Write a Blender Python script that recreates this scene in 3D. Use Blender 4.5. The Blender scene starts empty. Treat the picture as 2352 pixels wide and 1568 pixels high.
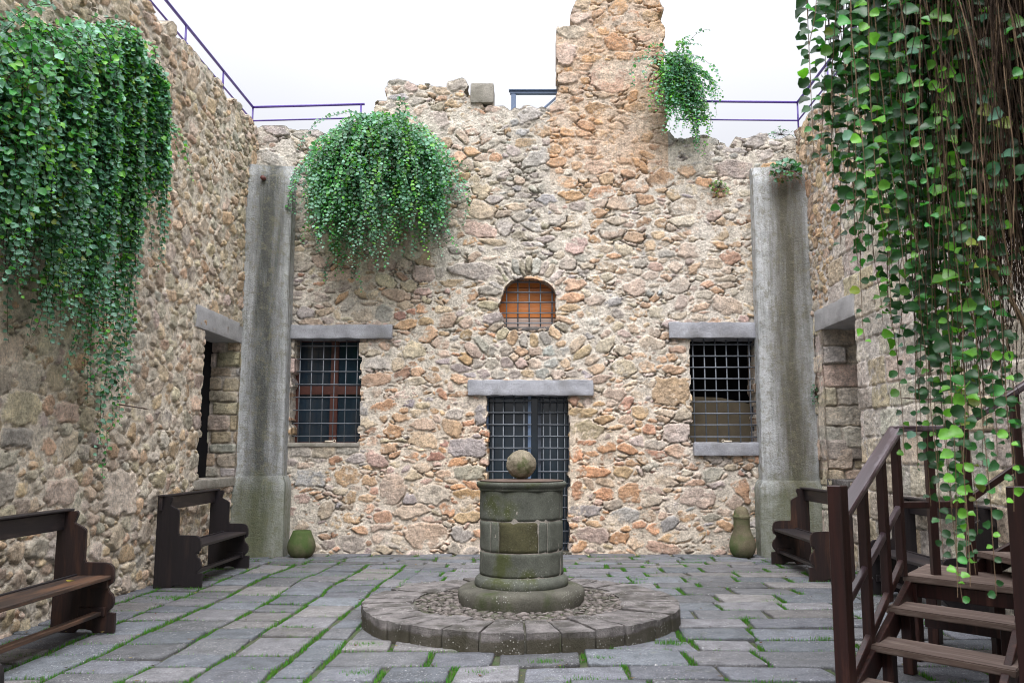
import bpy, bmesh, math, random
import numpy as np
from mathutils import Vector, Matrix, Euler
from mathutils import noise as mnoise

# ------------------------------------------------------------------ camera, sky, sun, exposure
R = math.radians
scene = bpy.context.scene
COL = scene.collection
EYE = 1.5
PITCH = math.atan(252 / 1930.0)
F = 1930.0                     # focal length in units of a 2352 px wide picture
cam_data = bpy.data.cameras.new("camera")
cam = bpy.data.objects.new("camera", cam_data)
COL.objects.link(cam)
cam.location = (0, 0, EYE)
cam.rotation_euler = (math.pi / 2 + PITCH, 0, 0)
cam_data.sensor_width = 36.0
cam_data.lens = 36.0 * F / 2352.0
cam_data.shift_x = -48 / 2352.0
cam_data.clip_end = 500
cam_data.dof.use_dof = True
cam_data.dof.focus_distance = 11.0
cam_data.dof.aperture_fstop = 6.3
scene.camera = cam

SUN_EL, SUN_ROT = 54, 178
world = bpy.data.worlds.new("World")
scene.world = world
world.use_nodes = True
wn = world.node_tree
wn.nodes.clear()
w_out = wn.nodes.new("ShaderNodeOutputWorld")
w_bg = wn.nodes.new("ShaderNodeBackground")
w_sky = wn.nodes.new("ShaderNodeTexSky")
w_sky.sky_type = 'NISHITA'
w_sky.sun_disc = False
w_sky.sun_elevation = R(SUN_EL)
w_sky.sun_rotation = R(SUN_ROT)
w_sky.air_density = 1.0
w_sky.dust_density = 4.0
w_mix = wn.nodes.new("ShaderNodeMix")
w_mix.data_type = 'RGBA'
w_mix.inputs[0].default_value = 0.93      # overcast: cloud white over nearly the whole sky
w_mix.inputs[7].default_value = (5.2, 5.25, 5.55, 1)      # mean brightness; see the gradient below
wn.links.new(w_sky.outputs[0], w_mix.inputs[6])
# an overcast sky is about three times brighter overhead than at the horizon
w_tc = wn.nodes.new("ShaderNodeTexCoord"); w_sep = wn.nodes.new("ShaderNodeSeparateXYZ")
wn.links.new(w_tc.outputs['Generated'], w_sep.inputs[0])
w_z0 = wn.nodes.new("ShaderNodeMath"); w_z0.operation = 'MAXIMUM'; wn.links.new(w_sep.outputs[2], w_z0.inputs[0]); w_z0.inputs[1].default_value = 0.0
w_pw = wn.nodes.new("ShaderNodeMath"); w_pw.operation = 'POWER'; wn.links.new(w_z0.outputs[0], w_pw.inputs[0]); w_pw.inputs[1].default_value = 3.0
w_mr = wn.nodes.new("ShaderNodeMapRange"); wn.links.new(w_pw.outputs[0], w_mr.inputs[0])
w_mr.inputs[3].default_value = 0.56; w_mr.inputs[4].default_value = 4.0
w_cl = wn.nodes.new("ShaderNodeTexNoise"); w_cl.inputs['Scale'].default_value = 1.6; w_cl.inputs['Detail'].default_value = 4
wn.links.new(w_tc.outputs['Generated'], w_cl.inputs['Vector'])
w_cr = wn.nodes.new("ShaderNodeMapRange"); wn.links.new(w_cl.outputs[0], w_cr.inputs[0])
w_cr.inputs[1].default_value = .3; w_cr.inputs[2].default_value = .7; w_cr.inputs[3].default_value = .93; w_cr.inputs[4].default_value = 1.07
w_mm = wn.nodes.new("ShaderNodeMath"); w_mm.operation = 'MULTIPLY'
wn.links.new(w_mr.outputs[0], w_mm.inputs[0]); wn.links.new(w_cr.outputs[0], w_mm.inputs[1])
w_sc = wn.nodes.new("ShaderNodeVectorMath"); w_sc.operation = 'SCALE'
wn.links.new(w_mix.outputs[2], w_sc.inputs[0]); wn.links.new(w_mm.outputs[0], w_sc.inputs['Scale'])
wn.links.new(w_sc.outputs[0], w_bg.inputs[0])
w_bg.inputs[1].default_value = 0.1
wn.links.new(w_bg.outputs[0], w_out.inputs[0])

sun_d = bpy.data.lights.new("sun", 'SUN')
sun_d.energy = 1.4
sun_d.angle = R(45)
sun_d.color = (1.0, 0.97, 0.95)
sun = bpy.data.objects.new("sun", sun_d)
COL.objects.link(sun)
# azimuth: behind the camera and a little to its right, so the light falls towards +Y
sun.rotation_euler = (R(90 - SUN_EL), 0, R(2))
sun.location = (3, -4, 12)

scene.view_settings.view_transform = 'Standard'
scene.view_settings.look = 'None'
scene.view_settings.gamma = 1.0
scene.view_settings.exposure = 1.28
scene.render.engine = 'CYCLES'
try:
    scene.cycles.use_denoising = True
    scene.cycles.filter_width = 1.0
    scene.cycles.max_bounces = 8
    scene.cycles.diffuse_bounces = 5
except Exception:
    pass

rng = np.random.default_rng(7)
random.seed(7)

# ------------------------------------------------------------------ measuring helpers (reference coordinates -> metres)
CT, ST = math.cos(PITCH), math.sin(PITCH)
def ray(x, y):
    u, v = x - 1224.0, 784.0 - y
    return u, F * CT - v * ST, v * CT + F * ST
def onY(x, y, Y):
    a, b, c = ray(x, y)
    return a / b * Y, Y, EYE + c / b * Y
def onX(x, y, X):
    a, b, c = ray(x, y)
    return X, X * b / a, EYE + c / a * X
YB = 12.67      # back wall plane
XL = -4.33      # left wall plane
XR = 4.15       # right wall plane
def bw(x, y):
    p = onY(x, y, YB); return p[0], p[2]
def lw(x, y):
    p = onX(x, y, XL); return p[1], p[2]
def rw(x, y):
    p = onX(x, y, XR); return p[1], p[2]

# ------------------------------------------------------------------ object helpers
def link(o, parent=None):
    COL.objects.link(o)
    if parent is not None:
        o.parent = parent
    return o
def thing(name, label, cat, loc=(0, 0, 0), rotz=0.0, group=None):
    o = bpy.data.objects.new(name, None)
    o.empty_display_size = 0.2
    COL.objects.link(o)
    o.location = loc
    o.rotation_euler = (0, 0, rotz)
    return tag(o, label, cat, group)
def tag(o, label=None, cat=None, group=None, kind=None):
    if label: o["label"] = label
    if cat: o["category"] = cat
    if group: o["group"] = group
    if kind: o["kind"] = kind
    return o
def mesh_obj(name, verts, faces, mat, parent=None, cols=None, smooth=True, loc=None):
    me = bpy.data.meshes.new(name)
    if isinstance(verts, np.ndarray) and isinstance(faces, np.ndarray):
        nv, nf, k = len(verts), len(faces), faces.shape[1]
        me.vertices.add(nv)
        me.vertices.foreach_set("co", verts.astype(np.float32).ravel())
        me.loops.add(nf * k)
        me.loops.foreach_set("vertex_index", faces.astype(np.int32).ravel())
        me.polygons.add(nf)
        me.polygons.foreach_set("loop_start", np.arange(0, nf * k, k, dtype=np.int32))
        try:
            me.polygons.foreach_set("loop_total", np.full(nf, k, dtype=np.int32))
        except Exception:
            pass
        me.update(calc_edges=True)
    else:
        me.from_pydata([tuple(v) for v in verts], [], [tuple(f) for f in faces])
        me.update()
    if cols is not None:
        ca = me.color_attributes.new("Col", 'FLOAT_COLOR', 'POINT')
        c4 = np.ones((len(me.vertices), 4), dtype=np.float32)
        c4[:, :3] = np.asarray(cols)[:, :3]
        ca.data.foreach_set("color", c4.ravel())
    me.polygons.foreach_set("use_smooth", np.full(len(me.polygons), smooth, dtype=bool))
    me.materials.append(mat)
    o = bpy.data.objects.new(name, me)
    link(o, parent)
    if loc is not None: o.location = loc
    return o
def bm_obj(name, bm, mat, parent=None, smooth=False, loc=None):
    me = bpy.data.meshes.new(name)
    bm.normal_update()
    bm.to_mesh(me); bm.free()
    me.polygons.foreach_set("use_smooth", np.full(len(me.polygons), smooth, dtype=bool))
    me.materials.append(mat)
    o = bpy.data.objects.new(name, me)
    link(o, parent)
    if loc is not None: o.location = loc
    return o
def add_box(bm, c, s, rot=None, bevel=0.0, seg=1, wobble=0.0):
    r = bmesh.ops.create_cube(bm, size=1.0)
    vs = r['verts']
    M = Matrix.Translation(Vector(c)) @ (rot.to_4x4() if rot is not None else Matrix.Identity(4)) @ Matrix.Diagonal((s[0], s[1], s[2], 1))
    bmesh.ops.transform(bm, matrix=M, verts=vs)
    if wobble:
        for v in vs:
            v.co += Vector([random.uniform(-wobble, wobble) for _ in range(3)])
    if bevel:
        es = list({e for v in vs for e in v.link_edges})
        bmesh.ops.bevel(bm, geom=es, offset=bevel, segments=seg, affect='EDGES', profile=0.6)
def add_bar(bm, a, b, r, n=6, r2=None):
    a, b = Vector(a), Vector(b)
    d = (b - a); L = d.length
    if L < 1e-6: return
    q = d.to_track_quat('Z', 'Y').to_matrix().to_4x4()
    M = Matrix.Translation((a + b) / 2) @ q
    bmesh.ops.create_cone(bm, cap_ends=True, cap_tris=False, segments=n, radius1=r, radius2=r if r2 is None else r2, depth=L, matrix=M)
def add_beam(bm, a, b, w, h, up=(0, 0, 1), bevel=0.004):
    """rectangular beam from a to b; h measured along 'up', w across."""
    a, b = Vector(a), Vector(b)
    d = (b - a).normalized()
    side = d.cross(Vector(up)).normalized()
    u = side.cross(d).normalized()
    rot = Matrix((d, side, u)).transposed()
    add_box(bm, (a + b) / 2, ((b - a).length, w, h), rot, bevel=bevel)
def crisp(o, deg=35):
    try:
        o.data.set_sharp_from_angle(angle=R(deg))
    except Exception:
        pass
    return o
def lathe(name, prof, mat, parent=None, n=48, loc=None, wob=0.0, seed=0, closed_top=True, polyk=0.0, smooth=True):
    """prof: list of (r, z); polyk rounds towards an octagon."""
    vs, fs = [], []
    for (r, z) in prof:
        for i in range(n):
            a = 2 * math.pi * i / n
            rr = r
            if polyk:
                m = (a + math.pi / 8) % (math.pi / 4) - math.pi / 8
                rr = r * (1 - polyk + polyk * math.cos(math.pi / 8) / math.cos(m) / 0.96)
            if wob:
                rr += wob * mnoise.noise(Vector((math.cos(a) * 3 + seed, math.sin(a) * 3, z * 6)))
            vs.append((rr * math.cos(a), rr * math.sin(a), z))
    for j in range(len(prof) - 1):
        for i in range(n):
            k = (i + 1) % n
            fs.append((j * n + i, j * n + k, (j + 1) * n + k, (j + 1) * n + i))
    if closed_top:
        fs.append(tuple((len(prof) - 1) * n + i for i in range(n)))
        fs.append(tuple(n - 1 - i for i in range(n)))
    o = mesh_obj(name, vs, fs, mat, parent, smooth=smooth, loc=loc); crisp(o, 50); return o
def rough_box(name, x0, x1, y0, y1, z0, z1, mat, parent=None, cut=0.05, amp=0.008, bevel=0.015, seed=0):
    bm = bmesh.new()
    sx, sy, sz = x1 - x0, y1 - y0, z1 - z0
    add_box(bm, ((x0 + x1) / 2, (y0 + y1) / 2, (z0 + z1) / 2), (sx, sy, sz), bevel=bevel, seg=2)
    L = max(sx, sy, sz)
    for _ in range(5):
        es = [e for e in bm.edges if e.calc_length() > cut * 1.6]
        if not es: break
        bmesh.ops.subdivide_edges(bm, edges=es, cuts=1, use_grid_fill=True)
        bmesh.ops.triangulate(bm, faces=[f for f in bm.faces if len(f.verts) > 4])
    bm.normal_update()
    for v in bm.verts:
        n = mnoise.noise(v.co * 7 + Vector((seed, 0, 0))) + 0.5 * mnoise.noise(v.co * 19 + Vector((seed, 3, 0)))
        v.co += v.normal * n * amp
    return crisp(bm_obj(name, bm, mat, parent, smooth=True), 32)
def copy_tree(o, parent=None):
    c = o.copy(); COL.objects.link(c)
    if parent is not None: c.parent = parent
    for ch in list(o.children):
        copy_tree(ch, c)
    return c

# ------------------------------------------------------------------ materials
def new_mat(name):
    m = bpy.data.materials.new(name); m.use_nodes = True
    nt = m.node_tree; nt.nodes.clear()
    out = nt.nodes.new("ShaderNodeOutputMaterial")
    b = nt.nodes.new("ShaderNodeBsdfPrincipled")
    nt.links.new(b.outputs[0], out.inputs[0])
    return m, nt, b
class NT:
    def __init__(s, nt): s.nt = nt
    def n(s, t, **kw):
        x = s.nt.nodes.new(t)
        for k, v in kw.items(): setattr(x, k, v)
        return x
    def l(s, a, b): s.nt.links.new(a, b)
    def coord(s, scale=(1, 1, 1), obj=True):
        tc = s.n("ShaderNodeTexCoord"); mp = s.n("ShaderNodeMapping")
        s.l(tc.outputs['Object'], mp.inputs[0]); mp.inputs['Scale'].default_value = scale
        return mp.outputs[0]
    def geo(s):
        g = s.n("ShaderNodeNewGeometry"); return g.outputs['Position']
    def noise(s, vec, scale, detail=4, rough=0.55, dist=0.0):
        x = s.n("ShaderNodeTexNoise"); s.l(vec, x.inputs['Vector'])
        x.inputs['Scale'].default_value = scale; x.inputs['Detail'].default_value = detail
        x.inputs['Roughness'].default_value = rough; x.inputs['Distortion'].default_value = dist
        return x.outputs[0]
    def vor(s, vec, scale, feature='F1', out='Distance'):
        x = s.n("ShaderNodeTexVoronoi"); x.feature = feature; s.l(vec, x.inputs['Vector'])
        x.inputs['Scale'].default_value = scale
        return x.outputs[out]
    def ramp(s, f, stops):
        x = s.n("ShaderNodeValToRGB"); s.l(f, x.inputs[0]); e = x.color_ramp.elements
        while len(e) < len(stops): e.new(0.5)
        for i, (p, c) in enumerate(stops):
            e[i].position = p
            e[i].color = (c, c, c, 1) if not hasattr(c, '__len__') else (*c[:3], 1)
        return x.outputs[0]
    def mix(s, f, a, b, mode='MIX'):
        x = s.n("ShaderNodeMix"); x.data_type = 'RGBA'; x.blend_type = mode
        for sock, v in ((x.inputs[0], f), (x.inputs[6], a), (x.inputs[7], b)):
            if hasattr(v, 'node'): s.l(v, sock)
            elif hasattr(v, '__len__'): sock.default_value = (*v[:3], 1)
            else: sock.default_value = v
        return x.outputs[2]
    def math(s, op, a, b=0.0):
        x = s.n("ShaderNodeMath"); x.operation = op
        for sock, v in ((x.inputs[0], a), (x.inputs[1], b)):
            if hasattr(v, 'node'): s.l(v, sock)
            else: sock.default_value = v
        return x.outputs[0]
    def bump(s, h, strength=0.5, dist=0.01, normal=None):
        x = s.n("ShaderNodeBump"); s.l(h, x.inputs['Height'])
        x.inputs['Strength'].default_value = strength; x.inputs['Distance'].default_value = dist
        if normal is not None: s.l(normal, x.inputs['Normal'])
        return x.outputs[0]
    def attr(s, name="Col"):
        x = s.n("ShaderNodeVertexColor"); x.layer_name = name; return x.outputs[0]
    def sep(s, v):
        x = s.n("ShaderNodeSeparateXYZ"); s.l(v, x.inputs[0]); return x.outputs

def masonry_mat(name, speck=0.5, moss_low=False, fine=1.0):
    m, nt, b = new_mat(name); t = NT(nt)
    P = t.geo()
    c = t.attr()
    v1 = t.noise(P, 9, 5, 0.6)
    v2 = t.noise(P, 38, 5, 0.7)
    k = t.math('ADD', t.math('MULTIPLY', v1, 0.75), t.math('MULTIPLY', v2, 0.85))
    c = t.mix(1.0, c, t.ramp(k, [(0.55, 0.42), (0.8, 1.0), (1.02, 1.42)]), 'MULTIPLY')
    # pale lichen specks and darker weathering blotches, thicker towards the exposed tops
    z = t.sep(P)[2]
    hi = t.math('MULTIPLY', t.math('SUBTRACT', z, 4.6), 0.42)
    hi = t.math('MAXIMUM', t.math('MINIMUM', hi, 1.0), 0.0)
    sp = t.noise(P, 62, 3, 0.75)
    msk = t.ramp(t.math('ADD', sp, t.math('MULTIPLY', hi, 0.06)), [(0.61, 0.0), (0.665, speck)])
    c = t.mix(msk, c, (0.55, 0.52, 0.46))
    dk = t.noise(P, 13, 6, 0.75)
    msk2 = t.ramp(t.math('ADD', dk, t.math('MULTIPLY', hi, 0.08)), [(0.60, 0.0), (0.72, 0.5)])
    c = t.mix(msk2, c, (0.17, 0.155, 0.12))
    nt.links.new(c, b.inputs['Base Color'])
    b.inputs['Roughness'].default_value = 0.93
    b.inputs['Specular IOR Level'].default_value = 0.15
    h = t.math('ADD', t.noise(P, 30, 6, 0.7), t.math('MULTIPLY', t.noise(P, 110, 4, 0.7), 0.5))
    nt.links.new(t.bump(h, 1.0 * fine, 0.028), b.inputs['Normal'])
    return m

def stone_mat(name, base, var=0.25, stain=None, stain_lo=0.52, stain_hi=0.68, scale=5.0, speck=0.0, bump=0.6, rough=0.88, fine=90, z_moss=None, moss_col=(0.07, 0.10, 0.03)):
    m, nt, b = new_mat(name); t = NT(nt)
    P = t.geo()
    n = t.noise(P, scale, 6, 0.62)
    lo = [x * (1 - var) for x in base]; hi = [min(1, x * (1 + var)) for x in base]
    c = t.ramp(n, [(0.32, lo), (0.68, hi)])
    f = t.noise(P, fine, 4, 0.75)
    c = t.mix(1.0, c, t.ramp(f, [(0.3, 0.62), (0.7, 1.25)]), 'MULTIPLY')
    if stain:
        s = t.ramp(t.noise(P, scale * 0.55, 5, 0.6, 0.4), [(stain_lo, 0.0), (stain_hi, 0.85)])
        c = t.mix(s, c, stain)
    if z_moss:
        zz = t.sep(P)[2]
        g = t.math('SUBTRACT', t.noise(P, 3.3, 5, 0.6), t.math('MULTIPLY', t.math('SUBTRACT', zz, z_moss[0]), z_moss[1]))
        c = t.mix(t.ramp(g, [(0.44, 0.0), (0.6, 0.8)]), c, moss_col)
    if speck:
        d = t.vor(P, 42)
        s = t.math('MULTIPLY', t.ramp(d, [(0.16, 1.0), (0.26, 0.0)]), t.ramp(t.noise(P, 4.5, 3), [(0.5, 0.0), (0.6, speck)]))
        c = t.mix(s, c, (0.5, 0.5, 0.47))
    nt.links.new(c, b.inputs['Base Color'])
    b.inputs['Roughness'].default_value = rough
    b.inputs['Specular IOR Level'].default_value = 0.25
    h = t.math('ADD', t.noise(P, 22, 6, 0.7), t.math('MULTIPLY', f, 0.6))
    nt.links.new(t.bump(h, bump, 0.012), b.inputs['Normal'])
    return m
def flat_mat(name, base, rough=0.5, metal=0.0, var=0.15, scale=25, bump=0.1, spec=0.5):
    m, nt, b = new_mat(name); t = NT(nt)
    P = t.geo()
    n = t.noise(P, scale, 5, 0.65)
    lo = [x * (1 - var) for x in base]; hi = [min(1, x * (1 + var)) for x in base]
    nt.links.new(t.ramp(n, [(0.3, lo), (0.7, hi)]), b.inputs['Base Color'])
    b.inputs['Roughness'].default_value = rough
    b.inputs['Metallic'].default_value = metal
    b.inputs['Specular IOR Level'].default_value = spec
    if bump: nt.links.new(t.bump(n, bump, 0.005), b.inputs['Normal'])
    return m
def wood_mat(name, dark, light, wear, axis=0, rough=0.55, amount=0.5):
    if 'pine' not in name: dark, light, wear = [tuple(q * .70 for q in c_) for c_ in (dark, light, wear)]
    """grain runs along the object's local axis; worn patches show the lighter wood."""
    m, nt, b = new_mat(name); t = NT(nt)
    sc = [26, 26, 26]; sc[axis] = 1.6
    g = t.noise(t.coord(tuple(sc)), 1.0, 5, 0.65, 0.3)
    c = t.ramp(g, [(0.32, dark), (0.7, light)])
    s2 = [9, 9, 9]; s2[axis] = 1.1
    w = t.noise(t.coord(tuple(s2)), 1.0, 5, 0.7)
    c = t.mix(t.ramp(w, [(0.62 - 0.22 * amount, 0.0), (0.78 - 0.18 * amount, 0.9)]), c, wear)
    nt.links.new(c, b.inputs['Base Color'])
    b.inputs['Roughness'].default_value = rough
    nt.links.new(t.bump(g, 0.35, 0.006), b.inputs['Normal'])
    return m
def leaf_mat(name, rough=0.42):
    m, nt, b = new_mat(name); t = NT(nt)
    c = t.attr()
    v = t.noise(t.geo(), 40, 2)
    c = t.mix(1.0, c, t.ramp(v, [(0.3, 0.8), (0.7, 1.15)]), 'MULTIPLY')
    nt.links.new(c, b.inputs['Base Color'])
    b.inputs['Roughness'].default_value = rough
    b.inputs['Specular IOR Level'].default_value = 0.6
    tr = nt.nodes.new("ShaderNodeBsdfTranslucent")
    nt.links.new(t.mix(1.0, c, (1.4, 1.7, 0.5), 'MULTIPLY'), tr.inputs[0])
    mx = nt.nodes.new("ShaderNodeMixShader"); mx.inputs[0].default_value = 0.28
    nt.links.new(b.outputs[0], mx.inputs[1]); nt.links.new(tr.outputs[0], mx.inputs[2])
    nt.links.new(mx.outputs[0], nt.nodes['Material Output'].inputs[0])
    return m

M = {}
M['masonry'] = masonry_mat("rubble_masonry", 0.55)
M['jamb'] = masonry_mat("dressed_jamb_stone", 0.3)
M['lintel'] = stone_mat("blue_grey_lintel_stone", (0.36, 0.37, 0.41), 0.22, bump=0.9, scale=4, stain=(0.2, 0.2, 0.2), stain_lo=.5, stain_hi=.75)
M['lintel_pale'] = stone_mat("pale_lintel_stone", (0.42, 0.42, 0.43), 0.16, bump=0.35, scale=4)
M['iron'] = flat_mat("grey_iron", (0.16, 0.18, 0.21), 0.55, 0.2, 0.2)
M['iron_dark'] = flat_mat("dark_iron", (0.05, 0.062, 0.085), 0.5, 0.2, 0.3)
M['rust_iron'] = flat_mat("rusty_iron", (0.11, 0.075, 0.06), 0.6, 0.3, 0.4, 12)
M['rail'] = flat_mat("fringe_violet_paint", (0.10, 0.06, 0.30), 0.45, 0.0, 0.15)  # violet tint imitates lens colour fringing, put into the rail colour
M['steel_blue'] = flat_mat("blue_grey_paint", (0.10, 0.15, 0.25), 0.45, 0.0, 0.15)
M['glass'] = flat_mat("dark_blue_glass", (0.012, 0.025, 0.04), 0.12, 0.0, 0.3, 3, 0.0, 0.6)
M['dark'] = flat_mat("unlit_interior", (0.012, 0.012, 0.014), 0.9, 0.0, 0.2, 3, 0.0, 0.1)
M['frame_red'] = flat_mat("red_brown_painted_wood", (0.075, 0.022, 0.015), 0.5, 0.0, 0.25, 18)
M['board_dim'] = flat_mat("olive_brown_board", (0.10, 0.08, 0.05), 0.7, 0.0, 0.25, 4)
M['shutter'] = wood_mat("varnished_orange_pine", (0.55, 0.16, 0.03), (0.68, 0.25, 0.06), (0.62, 0.33, 0.2), axis=0, amount=0.35)
M['bench'] = wood_mat("dark_bench_wood", (0.008, 0.006, 0.009), (0.019, 0.013, 0.016), (0.04, 0.024, 0.022), axis=2, amount=0.25)
M['bench_l'] = wood_mat("dark_bench_board", (0.010, 0.008, 0.011), (0.028, 0.020, 0.023), (0.07, 0.05, 0.045), axis=1, amount=0.45)
M['bench_worn'] = wood_mat("worn_bench_board", (0.016, 0.012, 0.012), (0.06, 0.036, 0.026), (0.20, 0.10, 0.055), axis=1, amount=0.85)
M['bench_red'] = wood_mat("reddish_bench_wood", (0.012, 0.006, 0.007), (0.034, 0.015, 0.013), (0.09, 0.038, 0.022), axis=2, amount=0.5)
M['stair'] = wood_mat("reddish_stair_wood", (0.020, 0.007, 0.007), (0.062, 0.018, 0.014), (0.15, 0.06, 0.04), axis=2, rough=0.45, amount=0.3)
M['stair_rail'] = wood_mat("polished_handrail_wood", (0.035, 0.018, 0.024), (0.07, 0.036, 0.046), (0.26, 0.22, 0.25), axis=0, rough=0.32, amount=0.55)
M['tread'] = wood_mat("weathered_tread_wood", (0.10, 0.066, 0.054), (0.25, 0.175, 0.14), (0.42, 0.33, 0.28), axis=0, rough=0.7, amount=0.6)
M['block'] = stone_mat("weathered_beige_block", (0.34, 0.32, 0.28), 0.25, stain=(0.16, 0.15, 0.12), scale=6, bump=1.0, speck=0.5)
M['bleached'] = wood_mat("bleached_pine", (0.46, 0.33, 0.27), (0.58, 0.46, 0.40), (0.5, 0.28, 0.18), axis=0, amount=0.2)
M['well_moss'] = stone_mat("dark_moss_patch_stone", (0.065, 0.062, 0.032), 0.4, stain=(0.035, 0.05, 0.012), scale=3.5, bump=0.5, speck=0.2)
M['well'] = stone_mat("mossy_well_stone", (0.10, 0.107, 0.09), 0.3, stain=(0.055, 0.065, 0.02), stain_lo=0.50, stain_hi=0.62, scale=4.2, bump=0.5, speck=0.3)
M['well_joint'] = stone_mat("pale_well_mortar", (0.27, 0.25, 0.22), 0.3, scale=9, bump=0.7)
M['well_base'] = stone_mat("mossy_well_base", (0.10, 0.097, 0.08), 0.3, stain=(0.05, 0.065, 0.022), scale=6, bump=0.8, speck=0.6)
M['ball'] = stone_mat("lichened_ball_stone", (0.23, 0.20, 0.145), 0.3, stain=(0.06, 0.08, 0.025), scale=9, stain_lo=0.48, stain_hi=0.6, bump=1.0, speck=0.4)
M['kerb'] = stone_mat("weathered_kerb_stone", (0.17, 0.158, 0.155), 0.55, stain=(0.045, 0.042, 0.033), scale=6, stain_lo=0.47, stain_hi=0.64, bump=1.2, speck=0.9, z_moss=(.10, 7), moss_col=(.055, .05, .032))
M['pebble'] = stone_mat("dark_pebbles", (0.17, 0.15, 0.14), 0.65, stain=(0.05, 0.055, 0.03), scale=14, bump=0.8, speck=0.4)
M['pot'] = stone_mat("mossy_terracotta", (0.15, 0.13, 0.085), 0.3, stain=(0.05, 0.095, 0.022), scale=3.2, stain_lo=0.40, stain_hi=0.58, bump=0.35)
M['cream'] = flat_mat("cream_plastic", (0.62, 0.55, 0.45), 0.5)
M['pipe'] = flat_mat("red_brown_pipe", (0.12, 0.04, 0.035), 0.6)
M['leaf'] = leaf_mat("glossy_round_leaf")
M['twig'] = flat_mat("brown_twig", (0.034, 0.021, 0.014), 0.85, 0.0, 0.4, 30, 0.3, 0.2)
M['woody'] = flat_mat("pale_brown_stem", (0.19, 0.13, 0.085), 0.85, 0.0, 0.35, 20, 0.4, 0.2)
M['root'] = flat_mat("rusty_dry_roots", (0.22, 0.09, 0.045), 0.9, 0.0, 0.3, 30, 0.2, 0.2)
# ------------------------------------------------------------------ noise on arrays
def _hash(ix, iy, seed):
    h = (ix.astype(np.int64) * 374761393 + iy.astype(np.int64) * 668265263 + seed * 974634777) & 0x7fffffff
    h = (h ^ (h >> 13)) * 1274126177 & 0x7fffffff
    h = (h ^ (h >> 16)) & 0xffff
    return h / 65535.0
def vn(x, y, seed=0):
    x0 = np.floor(x); y0 = np.floor(y); fx = x - x0; fy = y - y0
    fx = fx * fx * (3 - 2 * fx); fy = fy * fy * (3 - 2 * fy)
    a = _hash(x0, y0, seed); b = _hash(x0 + 1, y0, seed); c = _hash(x0, y0 + 1, seed); d = _hash(x0 + 1, y0 + 1, seed)
    return (a + (b - a) * fx) * (1 - fy) + (c + (d - c) * fx) * fy - 0.5
def fbm(x, y, seed=0, octs=4, rough=0.55):
    s = 0; a = 1.0; f = 1.0; tot = 0
    for o in range(octs):
        s = s + a * vn(x * f + 17.3 * o, y * f - 9.1 * o, seed + o); tot += a; a *= rough; f *= 2.03
    return s / tot * 2

# ------------------------------------------------------------------ rubble masonry: every stone has a centre, size, turn, colour and relief
PAL = {
    'ochre': (0.56, 0.35, 0.17), 'orange': (0.60, 0.31, 0.125), 'cream': (0.60, 0.50, 0.37), 'buff': (0.54, 0.42, 0.30),
    'pink': (0.52, 0.37, 0.30), 'grey': (0.42, 0.39, 0.36), 'blue': (0.34, 0.36, 0.40), 'rust': (0.44, 0.19, 0.08),
    'red': (0.33, 0.12, 0.09), 'dark': (0.23, 0.20, 0.18), 'olive': (0.35, 0.31, 0.21), 'pale': (0.62, 0.60, 0.56), 'mauve': (0.43, 0.37, 0.37),
    'slab': (0.54, 0.52, 0.50)}
def pick(w):
    ks = list(w); p = np.array([w[k] for k in ks], float); p /= p.sum()
    return ks[rng.choice(len(ks), p=p)]
class Stones:
    def __init__(s): s.d = []     # cx, cy, a, b, rot, p, protrusion
    def add(s, cx, cy, a, b, rot=0.0, p=3.0, pr=0.03, col='buff'):
        s.d.append((cx, cy, a, b, rot, p, pr)); s.c.append(col)
    c = None
def lay(s0, s1, t0, t1, explicit, colour_fn, classes, flat=2.6, reject=None):
    D, C = [], []
    for e in explicit:
        D.append(e[:7]); C.append(e[7])
    A = np.zeros((60000, 4)); n = 0
    for e in D:
        r = abs(e[4]); ca, sa = abs(math.cos(r)), abs(math.sin(r))
        A[n] = (e[0], e[1], (e[2] * ca + e[3] * sa) * 1.0, (e[2] * sa + e[3] * ca) * 1.0); n += 1
    nexp = n
    for (a0, a1, b0, b1, tries, fac) in classes:
        cx = rng.uniform(s0, s1, tries); cy = rng.uniform(t0, t1, tries)
        aa = rng.uniform(a0, a1, tries); bb = rng.uniform(b0, b1, tries)
        for i in range(tries):
            if reject is not None and reject(cx[i], cy[i]): continue
            q = A[:n]
            dx = np.abs(q[:, 0] - cx[i]) / (q[:, 2] + aa[i]); dy = np.abs(q[:, 1] - cy[i]) / (q[:, 3] + bb[i])
            if n and ((dx ** flat + dy ** flat) ** (1 / flat)).min() < fac: continue
            A[n] = (cx[i], cy[i], aa[i], bb[i]); n += 1
            rot = rng.normal(0, 0.30) if rng.random() < .8 else rng.uniform(-1.2, 1.2)
            D.append((cx[i], cy[i], aa[i], bb[i], rot, 3.0, rng.uniform(0.010, 0.042)))
            C.append(colour_fn(cx[i], cy[i], aa[i]))
    return np.array(D), C
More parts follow.
